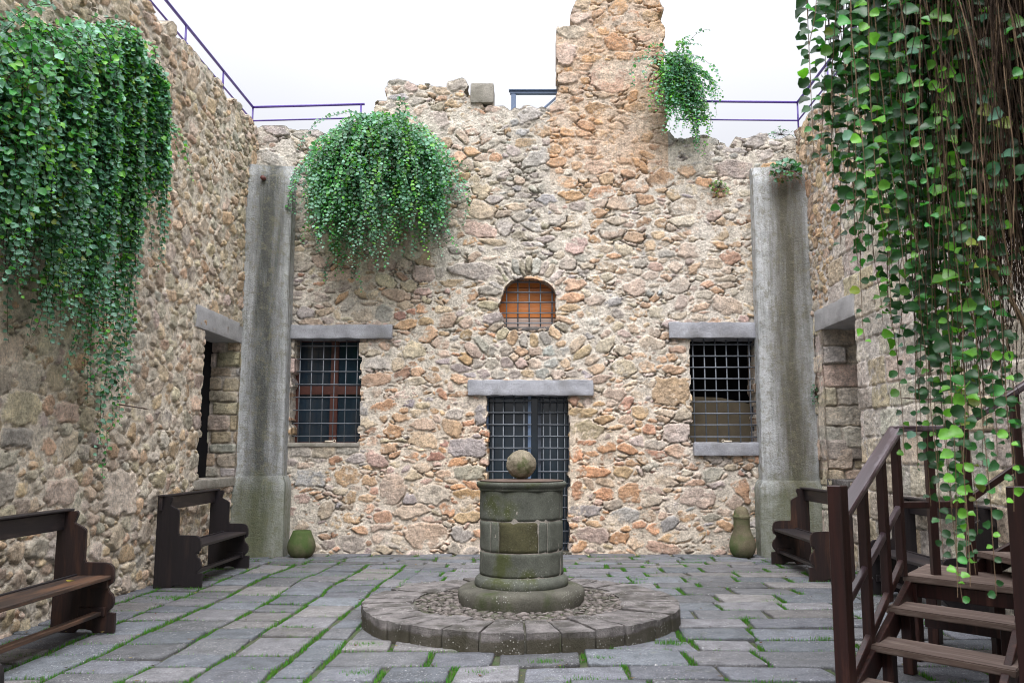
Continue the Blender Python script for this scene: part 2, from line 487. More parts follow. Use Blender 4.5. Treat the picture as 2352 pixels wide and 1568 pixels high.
def masonry(name, O, U, V, N, s0, s1, t0, t1, res, D, C, keep_fn, mat, parent, depth=0.45, mortar=(0.60, 0.54, 0.47), relief=1.0, seed=0, warp=0.03, mortar_lvl=0.0, resv=None, ashlar=False, tint=None, gapw=0.004, pale=0.26):
    nu = int((s1 - s0) / res) + 1; nv = int((t1 - t0) / (resv or res)) + 1
    su = np.linspace(s0, s1, nu); tv = np.linspace(t0, t1, nv)
    S, T = np.meshgrid(su, tv)
    Sw = S + warp * fbm(S * 3.1, T * 3.1, seed + 11, 4) ; Tw = T + warp * 0.8 * fbm(S * 3.4, T * 3.4, seed + 23, 4)
    Sw += 0.010 * fbm(S * 19, T * 19, seed + 12, 2); Tw += 0.009 * fbm(S * 19, T * 19, seed + 13, 2)
    rp = np.random.default_rng(seed + 77)
    PG = (np.arange(7)[None] + rp.uniform(-.34, .34, (len(D), 7))) * 2 * np.pi / 7 + rp.uniform(0, 6, (len(D), 1))
    pc_ = 1.0 / rp.uniform(.86, 1.20, (len(D), 7))
    PGX, PGY = np.cos(PG) * pc_, np.sin(PG) * pc_
    D1 = np.full(S.shape, 9.0); D2 = np.full(S.shape, 9.0); ID = np.zeros(S.shape, int)
    TS = 40
    for j in range(0, nv, TS):
        for i in range(0, nu, TS):
            sl = (slice(j, j + TS), slice(i, i + TS))
            x = Sw[sl].ravel(); y = Tw[sl].ravel()
            near = np.where((D[:, 0] > x.min() - 0.35 - D[:, 2] * 1) & (D[:, 0] < x.max() + 0.35 + D[:, 2]) & (D[:, 1] > y.min() - 0.3 - D[:, 3]) & (D[:, 1] < y.max() + 0.3 + D[:, 3]))[0]
            if len(near) < 2: continue
            q = D[near]
            dx = x[:, None] - q[None, :, 0]; dy = y[:, None] - q[None, :, 1]
            cr, sr = np.cos(q[:, 4]), np.sin(q[:, 4])
            lx = np.abs(dx * cr + dy * sr) / q[:, 2]; ly = np.abs(-dx * sr + dy * cr) / q[:, 3]
            r = (lx ** q[:, 5] + ly ** q[:, 5]) ** (1 / q[:, 5])
            isp = np.where(q[:, 5] < 5)[0]
            if len(isp):
                ux = (dx * cr + dy * sr)[:, isp] / q[isp, 2]; uy = (-dx * sr + dy * cr)[:, isp] / q[isp, 3]
                acc_ = 0
                for k_ in range(PG.shape[1]):
                    g_k = ux * PGX[near[isp], k_] + uy * PGY[near[isp], k_]
                    acc_ = acc_ + np.maximum(g_k, 0) ** 14
                r[:, isp] = acc_ ** (1 / 14.0)
            sd = (r - 1) * np.minimum(q[:, 2], q[:, 3])
            o = np.argpartition(sd, 1, axis=1)[:, :2]
            a = np.take_along_axis(sd, o, 1)
            sw = a[:, 0] > a[:, 1]
            a[sw] = a[sw][:, ::-1]; o[sw] = o[sw][:, ::-1]
            sh = S[sl].shape
            D1[sl] = a[:, 0].reshape(sh); D2[sl] = a[:, 1].reshape(sh); ID[sl] = near[o[:, 0]].reshape(sh)
    rs = np.random.default_rng(seed + 5)
    ns = len(D)
    tiltx, tilty = rs.normal(0, 0.09, ns), rs.normal(0, 0.11, ns)
    if ashlar: tiltx *= 0.3; tilty *= 0.3
    pr = D[:, 6]
    big = D[:, 5] > 5
    tiltx[big] *= 0.25; tilty[big] *= 0.25
    slack = rs.uniform(0.000, 0.020, ns)
    if ashlar: slack[:] = 0.06
    s_ = np.minimum(-D1 + slack[ID], (D2 - D1) * 0.5 - gapw)
    edge = np.clip(s_ / 0.015, 0, 1)
    lx = S - D[ID, 0]; ly = T - D[ID, 1]
    facet = np.abs(fbm(S * 9, T * 11, seed + 31, 3)) * 0.016
    hs = pr[ID] * relief + (lx * tiltx[ID] + ly * tilty[ID]) * relief - facet - (1 - edge) ** 2 * 0.034 * relief + 0.007 * fbm(S * 26, T * 26, seed + 33, 3)
    hm = mortar_lvl + 0.012 * fbm(S * 5, T * 5, seed + 41, 5, 0.65) + 0.005 * fbm(S * 40, T * 40, seed + 42, 2)
    # open joints: mortar missing along the undersides of many stones
    open_ = np.clip(fbm(S * 4.2, T * 4.2, seed + 51, 3) * 3.2 - 0.1, 0, 1) * np.clip((0.018 - np.abs(s_)) / 0.018, 0, 1) * (ly < 0.2 * D[ID, 3])
    hm = hm + 0.010 * np.clip(fbm(S * .9, T * .9, seed + 44, 4) * 1.6, -.6, 1.2)
    hm = hm - 0.070 * open_
    isst = (s_ > 0) & (hs > hm)
    H = np.where(isst, hs, hm)
    colr = (np.array([PAL[c] for c in C]) * (1 - pale) + pale * (np.array([0.62, 0.55, 0.49]) if pale < .4 else np.array([0.70, 0.60, 0.46]))) * rs.uniform(0.8, 1.17, (ns, 1)) * rs.uniform(0.95, 1.05, (ns, 3))
    col = colr[ID]
    # iron staining and bleaching vary across a stone
    v = fbm(S * 7, T * 9, seed + 61, 4)[..., None]
    col = col * (1 + 0.30 * v) + np.clip(v, 0, 1) * np.array([0.05, 0.015, -0.015])
    mc = np.array(mortar) * (1 + 0.22 * fbm(S * 3, T * 3, seed + 62, 5)[..., None])
    k = np.clip((hs - hm) / 0.008, 0, 1)[..., None] * (s_ > 0)[..., None]
    col = col * k + mc * (1 - k)
    if tint is not None: col = tint(S, T, col)
    col = np.clip(col, 0.02, 0.9)
    # which faces stay
    keep = keep_fn(S, T, ID, D, rs)
    kf = keep[:-1, :-1] & keep[1:, :-1] & keep[:-1, 1:] & keep[1:, 1:]
    pk = np.pad(kf, 2).astype(int)
    cnt = sum(pk[a:a + kf.shape[0], b:b + kf.shape[1]] for a in range(5) for b in range(5))
    kf = kf & (cnt > 13)
    O, U, V, N = (np.array(a, float) for a in (O, U, V, N))
    P = O + S[..., None] * U + T[..., None] * V + H[..., None] * N
    idx = np.arange(nu * nv).reshape(nv, nu)
    f = np.stack([idx[:-1, :-1][kf], idx[:-1, 1:][kf], idx[1:, 1:][kf], idx[1:, :-1][kf]], 1)
    flip = np.dot(np.cross(U, V), N) < 0
    # borders pushed back into the wall
    pad = np.pad(kf, 1)
    hb = pad[:-1, 1:-1] != pad[1:, 1:-1]            # horizontal edges, shape (nv, nu-1)
    vb = pad[1:-1, :-1] != pad[1:-1, 1:]            # vertical edges (nv-1, nu)
    ha, hb2 = idx[:, :-1][hb], idx[:, 1:][hb]
    hup = pad[1:, 1:-1][hb]                          # face above the edge kept
    va, vb2 = idx[:-1, :][vb], idx[1:, :][vb]
    vr = pad[1:-1, 1:][vb]
    ea = np.concatenate([np.where(hup, hb2, ha), np.where(vr, va, vb2)])
    eb = np.concatenate([np.where(hup, ha, hb2), np.where(vr, vb2, va)])
    be = np.unique(np.concatenate([ea, eb]))
    layers = [0.05, 0.16, 0.32, depth]
    Pv = P.reshape(-1, 3); Cv = col.reshape(-1, 3)
    allP, allC, allF = [Pv], [Cv], [f]
    prev = np.arange(nu * nv); base = nu * nv
    Sf, Tf = S.ravel()[be], T.ravel()[be]
    for li, dd in enumerate(layers):
        mp = np.full(nu * nv, -1); mp[be] = base + np.arange(len(be))
        Q = (O + Sf[:, None] * U + Tf[:, None] * V - dd * N)
        j1 = fbm(Sf * 6 + li * 3.1, Tf * 6 + li * 7, seed + 71, 3) * 0.02 if li < 3 else 0 * Sf
        Q = Q + j1[:, None] * (U + V)
        allP.append(Q)
        w = fbm(Sf * 5, Tf * 5 + li * 4.7, seed + 72, 3)[:, None]
        cc = Cv[be] * (1 - 0.16 * li) + 0.16 * li * np.array([0.36, 0.31, 0.26]); cc = cc * (1 + 0.3 * w)
        allC.append(np.clip(cc, 0.02, 0.9))
        allF.append(np.stack([prev[eb], prev[ea], mp[ea], mp[eb]], 1))
        prev = mp; base += len(be)
    Pa = np.concatenate(allP); Ca = np.concatenate(allC); Fa = np.concatenate(allF)
    used = np.unique(Fa); rem = np.zeros(len(Pa), int); rem[used] = np.arange(len(used))
    Fa = rem[Fa]
    if flip: Fa = Fa[:, ::-1]
    return mesh_obj(name, Pa[used], Fa, mat, parent, cols=Ca[used])
def in_poly(px, py, poly):
    ins = np.zeros(px.shape, bool)
    n = len(poly)
    for i in range(n):
        x1, y1 = poly[i]; x2, y2 = poly[(i + 1) % n]
        if y1 == y2: continue
        c = ((y1 > py) != (y2 > py)) & (px < (x2 - x1) * (py - y1) / (y2 - y1) + x1)
        ins ^= c
    return ins
def st(x0, y0, x1, y1, col, pr=0.03, p=7.0, rot=0.0, conv=None):
    """an explicit stone from its box in the reference picture"""
    conv = conv or bw
    a = conv(x0, y1); b = conv(x1, y0)
    return ((a[0] + b[0]) / 2, (a[1] + b[1]) / 2, abs(b[0] - a[0]) / 2 - 0.008, abs(b[1] - a[1]) / 2 - 0.006, rot, p, pr, col)
CLS = [(0.16, 0.26, 0.08, 0.14, 330, 0.93), (0.10, 0.17, 0.05, 0.095, 4200, 0.86), (0.06, 0.11, 0.028, 0.055, 9000, 0.84), (0.07, 0.14, 0.016, 0.03, 5000, 0.84), (0.03, 0.06, 0.015, 0.028, 12000, 0.84)]

# ------------------------------------------------------------------ back wall
WX0, WX1 = XL - 0.35, XR + 0.35
outline_px = [(500, 292), (700, 293), (790, 290), (858, 262), (862, 230), (884, 214), (880, 176), (960, 179), (1000, 186), (1070, 182), (1078, 208),
              (1134, 238), (1276, 238), (1277, 66), (1305, 56), (1312, 30), (1324, 0), (1330, -60), (1372, -120), (1440, -150), (1500, -130), (1522, -60), (1526, 0), (1530, 120), (1531, 200),
              (1536, 300), (1560, 309), (1700, 305), (1800, 312), (1900, 318)]
sil = [bw(x, y) for x, y in outline_px]
sil[0] = (WX0 - 1, sil[0][1]); sil[-1] = (WX1 + 1, sil[-1][1])
poly = sil + [(WX1 + 1, -1), (WX0 - 1, -1)]
# openings, in metres on the wall
wl_x0, wl_z1 = bw(678, 778); wl_x1, wl_z0 = bw(822, 1016)
wr_x0, wr_z1 = bw(1584, 776); wr_x1, wr_z0 = bw(1742, 1016)
dr_x0, dr_z1 = bw(1121, 906); dr_x1, _ = bw(1305, 906)
sw_x0, sw_z0 = bw(1155, 751); sw_x1, sw_zc = bw(1275, 700)
sw_r = (sw_x1 - sw_x0) / 2; sw_cx = (sw_x0 + sw_x1) / 2
ex = []
# dressed blocks beside the openings
ex += [st(1028, 1003, 1117, 1050, 'blue', .035), st(1033, 1067, 1117, 1103, 'grey', .03), st(1088, 926, 1118, 976, 'blue', .02), st(1036, 1120, 1117, 1150, 'ochre', .03, 3),
       st(1036, 1172, 1110, 1202, 'ochre', .03, 3), st(1300, 1068, 1404, 1100, 'orange', .04, 4), st(1306, 1158, 1384, 1186, 'blue', .035, 4), st(1306, 1022, 1340, 1062, 'orange', .03, 3),
       st(1306, 935, 1372, 962, 'ochre', .03, 3.5), st(1308, 965, 1390, 1008, 'buff', .02, 4), st(1306, 910, 1332, 932, 'rust', .03, 3), st(1308, 1104, 1340, 1150, 'rust', .03, 3),
       st(1500, 864, 1584, 932, 'ochre', .035, 9), st(1522, 972, 1586, 1016, 'grey', .03), st(1520, 836, 1582, 858, 'ochre', .03, 4), st(1540, 790, 1580, 812, 'ochre', .03, 3), st(1546, 938, 1586, 966, 'buff', .03, 4),
       st(664, 1018, 716, 1050, 'grey', .045), st(718, 1018, 770, 1050, 'olive', .045), st(773, 1018, 823, 1044, 'grey', .04), st(672, 1078, 752, 1118, 'blue', .03, 6), st(768, 1068, 830, 1120, 'ochre', .025, 4),
       st(822, 918, 850, 955, 'blue', .02, 8), st(832, 818, 905, 850, 'grey', .02, 5), st(820, 786, 850, 812, 'buff', .02, 5), st(822, 958, 876, 982, 'buff', .03, 4),
       st(875, 1084, 930, 1162, 'pink', .03, 3, .1), st(926, 1200, 1034, 1262, 'pink', .03, 3), st(956, 1112, 1030, 1158, 'grey', .03, 3), st(770, 1226, 838, 1268, 'mauve', .02, 4),
       st(1562, 1116, 1640, 1166, 'pink', .03, 3), st(1418, 1108, 1472, 1158, 'ochre', .03, 3), st(1330, 1206, 1398, 1248, 'mauve', .03, 3), st(1398, 1218, 1450, 1248, 'orange', .03, 3),
       st(672, 1130, 712, 1156, 'pink', .03, 3)]
# large pale stones in the upper wall and the tower
ex += [st(1278, 58, 1350, 90, 'pale', .05, 4), st(1278, 96, 1326, 152, 'slab', .06, 3.2), st(1279, 164, 1332, 196, 'slab', .06, 3.4), st(1300, 30, 1352, 54, 'slab', .05, 3), st(1318, -4, 1356, 22, 'buff', .05, 3),
       st(1500, 210, 1540, 245, 'grey', .04, 4), st(1496, 305, 1552, 335, 'dark', .05, 3), st(1640, 366, 1728, 408, 'mauve', .03, 3), st(1346, 138, 1500, 212, 'pink', .012, 3.2), st(1460, 262, 1536, 300, 'pink', .02, 4),
       st(960, 258, 1032, 300, 'mauve', .02, 3), st(1340, 366, 1402, 400, 'pink', .03, 3), st(890, 214, 940, 232, 'blue', .03, 5), st(884, 179, 934, 194, 'grey', .03, 6),
       st(1176, 318, 1240, 340, 'ochre', .03, 3), st(1300, 540, 1350, 585, 'pink', .03, 3.5), st(1140, 500, 1180, 540, 'grey', .03, 3), st(1260, 490, 1300, 520, 'grey', .03, 3),
       st(1100, 545, 1170, 565, 'buff', .04, 4, -.15), st(1010, 640, 1090, 660, 'ochre', .03, 3), st(1030, 605, 1160, 640, 'grey', .055, 4, -.12), st(1285, 640, 1345, 668, 'ochre', .05, 4), st(1280, 672, 1340, 696, 'orange', .045, 4),
       st(1280, 698, 1335, 718, 'ochre', .04, 4), st(1090, 655, 1152, 680, 'grey', .05, 4), st(1095, 690, 1152, 712, 'olive', .045, 4), st(1110, 718, 1165, 745, 'grey', .05, 4, .15), st(1258, 726, 1320, 744, 'ochre', .04, 4, -.1),
       st(1366, 1010, 1420, 1040, 'orange', .03, 3), st(860, 1170, 905, 1205, 'orange', .03, 3), st(1610, 1180, 1650, 1200, 'grey', .03, 3), st(1450, 930, 1492, 965, 'ochre', .03, 3), st(880, 975, 925, 1010, 'orange', .03, 3),
       st(1075, 460, 1140, 505, 'pink', .03, 3), st(860, 700, 905, 740, 'grey', .02, 3), st(1430, 640, 1490, 680, 'buff', .03, 3), st(1560, 180, 1600, 200, 'grey', .03, 3), st(1560, 340, 1640, 360, 'slab', .02, 6), st(1570, 316, 1650, 334, 'slab', .02, 6), st(1655, 336, 1720, 352, 'slab', .02, 6), st(1650, 570, 1700, 610, 'rust', .03, 3)]
# arch of thin stones set on edge over the little window
cx_, cz_ = sw_cx, sw_zc
for i, an in enumerate(np.linspace(28, 152, 13)):
    a = R(an + rng.uniform(-3, 3)); rr = sw_r + 0.20 + rng.uniform(-.02, .03)
    ex.append((cx_ + rr * math.cos(a), cz_ + rr * math.sin(a), 0.12, 0.045, a, 4, 0.045, pick({'olive': 2, 'grey': 3, 'pale': 1, 'buff': 1})))
for i, an in enumerate(np.linspace(215, 325, 8)):
    a = R(an); rr = sw_r + 0.16
    ex.append((cx_ + rr * math.cos(a) * 1.1, cz_ + rr * math.sin(a), 0.11, 0.065, a, 4, 0.035, pick({'olive': 2, 'grey': 2, 'ochre': 2})))
# relieving arch over the door: stones set along radii
dcx, dcz = bw(1215, 905)
for i, an in enumerate(np.linspace(12, 72, 8)):
    for sgn in (0, 1):
        a = R(an if sgn == 0 else 180 - an); rr = 1.05 + rng.uniform(-.03, .03)
        X, Z = dcx + rr * math.cos(a), dcz + rr * math.sin(a)
        if abs(X - cx_) < sw_r + 0.25 and Z > sw_z0 - 0.25: continue
        ex.append((X, Z, rng.uniform(.13, .2), 0.06, a, 4, 0.045, pick({'ochre': 3, 'orange': 2, 'buff': 2, 'pink': 1, 'grey': 1})))
# squared courses filling the arch
for r_, (zz, n_) in enumerate(((795, 6), (822, 8), (847, 9))):
    x0_, x1_ = 1215 - n_ * 17, 1215 + n_ * 17
    for q in range(n_):
        w_ = (x1_ - x0_) / n_
        ex.append(st(x0_ + q * w_, zz, x0_ + (q + 1) * w_ - 2, zz + 23, pick({'grey': 3, 'blue': 2, 'pink': 2, 'ochre': 2, 'dark': 1, 'mauve': 1}), .02, 3.2))
# flatter courses along the weathered tops
def bcol(x, z, a):
    xp = 1224 + x / YB * 1925
    tower = (1265 < xp < 1545 and z > 5.4)
    if tower and z < 6.9: return pick({'orange': 4, 'ochre': 6, 'buff': 2, 'pale': .5, 'grey': .7, 'rust': .5})
    if tower: return pick({'orange': 3, 'ochre': 3, 'pink': 2, 'buff': 2, 'rust': 1.3, 'grey': .8})
    if 1140 < xp < 1270 and z > 4.3: return pick({'olive': 1, 'grey': 3.5, 'ochre': 1, 'pale': 2, 'blue': 1, 'buff': 1, 'dark': .6})
    if xp > 1545 and z > 5.9: return pick({'slab': 3, 'grey': 3, 'mauve': 2, 'blue': 1})
    if z < 2.4: return pick({'ochre': 3.0, 'orange': 3.2, 'buff': 2.4, 'pink': 1.8, 'grey': 1.5, 'rust': 1.8, 'blue': .6, 'red': .2, 'mauve': .7, 'cream': 1.2, 'dark': .2})
    if xp < 760 and z > 3.4: return pick({'grey': 3, 'buff': 3, 'mauve': 2, 'rust': .5, 'olive': 1})
    return pick({'ochre': 3.6, 'orange': 1.6, 'buff': 4.5, 'cream': 4.5, 'pink': 2.0, 'grey': 1.6, 'mauve': .3, 'blue': .3, 'red': .25, 'rust': .5})
Db, Cb = lay(WX0, WX1, -0.05, 8.9, ex, bcol, CLS)
def keep_back(S, T, ID, D, rs):
    k = in_poly(D[ID, 0], D[ID, 1] + .02, poly) & in_poly(S, T - .035, poly) & (T < 8.75)
    jl = rs.uniform(-.028, .028, len(D)); j = jl[ID]
    def rect(x0, x1, z0, z1): return (S > x0 + j) & (S < x1 + j * .9) & (T > z0) & (T < z1 + 0.012)
    k &= ~rect(wl_x0, wl_x1, wl_z0, wl_z1 + .05)
    k &= ~rect(wr_x0, wr_x1 , wr_z0, wr_z1 + .05)
    k &= ~rect(dr_x0, dr_x1, -1, dr_z1 + .05)
    r2 = np.hypot(S - sw_cx, (T - sw_zc) * 1.0)
    k &= ~((np.abs(S - sw_cx) < (sw_r + 0.03) * np.sqrt(np.clip(1 - (.66 * (sw_zc - T) / (sw_zc - sw_z0)) ** 2, 0, 1)) + j) & (T > sw_z0 + j * .6) & (T < sw_zc)) & ~((r2 < sw_r + 0.03 + j) & (T >= sw_zc))
    return k
def tint_back(S, T, c):
    # damp, greyer band down the middle of the wall and iron-stained tower
    xp = 1224 + S / YB * 1925
    k = np.exp(-((xp - 1200) / 42) ** 2) * np.clip((T - 4.2) / .6, 0, 1) * np.clip(fbm(S * 3, T * 1.2, 91, 4) + .75, 0, 1)
    c = c * (1 - 0.45 * k[..., None]) + 0.45 * k[..., None] * np.array([0.27, 0.245, 0.20])
    k = ((xp > 1265) & (xp < 1545)) * np.clip((T - 5.5) / .5, 0, 1) * (0.42 + .25 * fbm(S * 2, T * 2, 96, 3))
    c = c * (1 - k[..., None]) + k[..., None] * np.array([0.62, 0.33, 0.14])
    k = np.clip((2.9 - T) / 1.2, 0, 1) * np.clip(1 - np.abs(S) / 3.6, 0, 1) * .30
    c = c * (1 - k[..., None]) + k[..., None] * c * np.array([1.25, .92, .62])
    q = np.clip(fbm(S * .8, T * .8, 95, 4) * 1.5 + .15, 0, 1)[..., None] * .26
    c = c * (1 - q) + q * np.array([0.66, 0.61, 0.57])
    g = np.clip(fbm(S * .55, T * .7, 97, 4) * 1.6 - .1, 0, 1)[..., None] * .5 * np.clip((T - 3.2) / 1.5, .25, 1)[..., None]
    gr = c.mean(axis=2, keepdims=True) * np.array([1.02, 1.0, .96]); c = c * (1 - g) + gr * g
    return c
back = thing("courtyard_wall", "tall rubble stone end wall with barred door, three windows and a broken tower on top", "wall", (0, YB, 0))
back.location = (0, 0, 0); back["kind"] = "thing"
masonry("masonry", (0, YB, 0), (1, 0, 0), (0, 0, 1), (0, -1, 0), WX0, WX1, -0.06, 8.8, 0.0125, Db, Cb, keep_back, M['masonry'], back, depth=0.5, relief=.62, pale=.33, tint=tint_back, seed=1, mortar=(0.67, 0.615, 0.535))
# squared stone standing on the wall top
x0, z1 = bw(1081, 194); x1, z0 = bw(1134, 236)
rough_box("coping_block", x0, x1, YB - 0.06, YB + 0.35, z0 - 0.02, z1, M['block'], back, amp=0.008, bevel=0.03)
for nm, (xa, ya, xb, yb), mt in (("lintel", (660, 747, 902, 778), 'lintel'), ("lintel", (1535, 741, 1745, 777), 'lintel'), ("lintel", (1075, 873, 1362, 908), 'lintel'), ("window_sill", (1592, 1016, 1752, 1046), 'lintel')):
    x0, z1 = bw(xa, ya); x1, z0 = bw(xb, yb)
    rough_box(nm, x0, x1, YB - 0.075, YB + 0.4, z0, z1, M[mt], back, amp=0.013, seed=xa)
x0, z1 = bw(660, 1017)
rough_box("window_sill", wl_x0 - .05, wl_x1 + .03, YB - 0.045, YB + 0.4, wl_z0 - .06, wl_z0, M['block'], back, amp=0.006)
# flat ledge inside the little window
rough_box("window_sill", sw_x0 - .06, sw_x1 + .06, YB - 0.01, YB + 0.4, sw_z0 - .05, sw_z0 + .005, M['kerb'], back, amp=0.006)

def grille(name, x0, x1, z0, z1, y, nx, nz, r, mat, parent, zfirst=0.0):
    bm = bmesh.new()
    for i in range(nx):
        x = x0 + (x1 - x0) * (i + .5) / nx + random.uniform(-.004, .004)
        add_bar(bm, (x, y, z0 - .02), (x + random.uniform(-.006, .006), y, z1 + .02), r)
    for j in range(nz):
        z = z0 + (z1 - z0) * (j + .5) / nz + random.uniform(-.003, .003)
        add_bar(bm, (x0 - .03, y - r * 1.6, z), (x1 + .03, y - r * 1.6, z + random.uniform(-.006, .006)), r)
    return bm_obj(name, bm, mat, parent, smooth=True)
def frame_mesh(bm, x0, x1, z0, z1, y, w, d):
    add_box(bm, ((x0 + w / 2), y, (z0 + z1) / 2), (w, d, z1 - z0), bevel=.004)
    add_box(bm, ((x1 - w / 2), y, (z0 + z1) / 2), (w, d, z1 - z0), bevel=.004)
    add_box(bm, ((x0 + x1) / 2, y, z0 + w / 2), (x1 - x0 - 2 * w, d * .98, w), bevel=.004)
    add_box(bm, ((x0 + x1) / 2, y, z1 - w / 2), (x1 - x0 - 2 * w, d * .98, w), bevel=.004)
def slab(name, x0, x1, y0, y1, z0, z1, mat, parent, bevel=0.0):
    bm = bmesh.new(); add_box(bm, ((x0 + x1) / 2, (y0 + y1) / 2, (z0 + z1) / 2), (x1 - x0, y1 - y0, z1 - z0), bevel=bevel)
    return bm_obj(name, bm, mat, parent)
# left window: glazed, red-brown cross frame behind the bars
bm = bmesh.new(); e = .06
frame_mesh(bm, wl_x0 - e, wl_x1 + e, wl_z0 - e, wl_z1 + e, YB + .30, .07, .05)
xm = bw(757, 900)[0]; zm = bw(757, 893)[1]
add_box(bm, (xm, YB + .30, (wl_z0 + wl_z1) / 2), (.115, .05, wl_z1 - wl_z0), bevel=.004)
add_box(bm, ((wl_x0 + wl_x1) / 2, YB + .297, zm), (wl_x1 - wl_x0, .05, .13), bevel=.004)
w = bm_obj("window", bm, M['frame_red'], back); w["label"] = "glazed window with a red-brown wooden cross behind iron bars"
slab("pane", wl_x0 - e, wl_x1 + e, YB + .32, YB + .33, wl_z0 - e, wl_z1 + e, M['glass'], w)
grille("grille", wl_x0 - .03, wl_x1 + .03, wl_z0, wl_z1, YB + .13, 6, 8, .0085, M['iron'], w)
# right window: open, dark room, brown board low down
bm = bmesh.new(); frame_mesh(bm, wr_x0 - e, wr_x1 + e, wr_z0 - e, wr_z1 + e, YB + .33, .05, .05)
w = bm_obj("window", bm, M['iron_dark'], back); w["label"] = "open barred window with a dark room and a brown board behind"
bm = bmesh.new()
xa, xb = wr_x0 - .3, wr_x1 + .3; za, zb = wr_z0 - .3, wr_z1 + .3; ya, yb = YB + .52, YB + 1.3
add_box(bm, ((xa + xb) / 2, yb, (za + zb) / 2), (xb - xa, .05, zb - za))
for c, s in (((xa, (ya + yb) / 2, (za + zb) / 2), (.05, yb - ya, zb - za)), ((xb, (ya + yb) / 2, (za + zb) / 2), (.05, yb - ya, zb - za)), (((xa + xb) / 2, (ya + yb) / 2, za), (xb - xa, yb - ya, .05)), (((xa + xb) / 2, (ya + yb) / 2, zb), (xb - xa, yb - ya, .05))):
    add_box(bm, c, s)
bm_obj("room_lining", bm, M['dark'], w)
bm = bmesh.new()
zt = bw(1660, 905)[1]; zt2 = bw(1740, 926)[1]
vs = [bm.verts.new(p) for p in ((wr_x0 - .1, YB + .48, wr_z0 - .1), (wr_x1 + .1, YB + .48, wr_z0 - .1), (wr_x1 + .1, YB + .48, zt2), (wr_x0 + .55, YB + .48, zt - .02), (wr_x0 - .1, YB + .48, zt))]
f_ = bm.faces.new(vs); g_ = bmesh.ops.extrude_face_region(bm, geom=[f_])
bmesh.ops.translate(bm, verts=[v for v in g_['geom'] if isinstance(v, bmesh.types.BMVert)], vec=(0, .03, 0))
bm_obj("board", bm, M['board_dim'], w)
grille("grille", wr_x0 - .02, wr_x1 + .02, wr_z0, wr_z1, YB + .11, 6, 9, .011, M['iron'], w)
# little arched window: orange boards behind bars
bm = bmesh.new()
zz = sw_z0 - .05
for q in range(4):
    h_ = (sw_zc + sw_r + .16 - sw_z0 + .05) / 4
    if q == 0:
        zz += h_; continue
    add_box(bm, (sw_cx, YB + .29, zz + h_ / 2), (sw_r * 2 + .2, .035, h_ - .008), bevel=.004); zz += h_
w = bm_obj("window", bm, M['shutter'], back); slab("light_block", sw_cx - .6, sw_cx + .6, YB + .32, YB + .36, sw_z0 - .1, sw_zc + .65, M['dark'], w); slab("lower_board", sw_cx - sw_r - .1, sw_cx + sw_r + .1, YB + .27, YB + .31, sw_z0 - .05, sw_z0 - .05 + h_ - .008, M['bleached'], w, .004)  # dark slab added behind the boards to block sky light in the gaps
w["label"] = "small arched window closed by orange boards"
grille("grille", sw_x0 - .04, sw_x1 + .04, sw_z0, sw_zc + sw_r + .06, YB + .15, 5, 5, .011, M['iron'], w)
# door: two barred iron leaves with dark glass
bm = bmesh.new()
xm = bw(1216, 1000)[0]
xmr = bw(1240, 1000)[0]
frame_mesh(bm, dr_x0 - .05, xm + .025, 0.02, dr_z1 + .05, YB + .16, .05, .05)
door = bm_obj("door", bm, M['steel_blue'], back); door["label"] = "two-leaf iron grille door with dark glass, right leaf ajar"
bm = bmesh.new()
frame_mesh(bm, xmr - .03, dr_x1 + .05, 0.02, dr_z1 + .05, YB + .26, .05, .05)
bm_obj("door_leaf", bm, M['iron_dark'], door)
slab("pane", dr_x0 - .05, dr_x1 + .05, YB + .36, YB + .37, 0, dr_z1 + .05, M['glass'], door)
grille("grille", dr_x0 - .0, xm, 0.05, dr_z1 - .0, YB + .12, 4, 13, .010, M['iron'], door)
grille("grille", xmr, dr_x1, 0.05, dr_z1 - .0, YB + .22, 4, 13, .010, M['iron'], door)
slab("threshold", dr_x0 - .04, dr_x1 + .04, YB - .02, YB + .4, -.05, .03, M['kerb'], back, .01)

# ------------------------------------------------------------------ left wall
ln_y0 = lw(463, 900)[0]; ln_y1 = 12.27; ln_z0 = 1.13; ln_z1 = 3.08
exl = []
def stl(x0, y0, x1, y1, col, pr=.03, p=8): return st(x0, y0, x1, y1, col, pr, p, 0.0, lw)
exl += [stl(102, 1098, 178, 1165, 'grey', .03, 9), stl(234, 1078, 316, 1188, 'slab', .035, 9), stl(0, 905, 98, 975, 'olive', .03, 9), stl(0, 982, 76, 1028, 'blue', .035, 9), stl(-80, 1035, 44, 1080, 'slab', .03, 9), stl(-90, 1086, 36, 1175, 'blue', .03, 9),
        stl(35, 838, 100, 900, 'slab', .02, 9), stl(-60, 838, 30, 900, 'grey', .02, 9), stl(102, 838, 150, 895, 'buff', .02, 9), stl(-60, 770, 60, 832, 'slab', .02, 9)]
for z, h, w_ in ((3.0, .16, .34), (2.82, .15, .26), (2.62, .2, .38), (2.38, .22, .30), (2.12, .24, .40), (1.88, .2, .28), (1.64, .24, .42), (1.38, .22, .30)):
    exl.append((ln_y0 - w_ / 2, z, w_ / 2 - .01, h / 2 - .008, 0, 5, .03, pick({'grey': 2, 'olive': 1, 'buff': 1, 'slab': 1})))
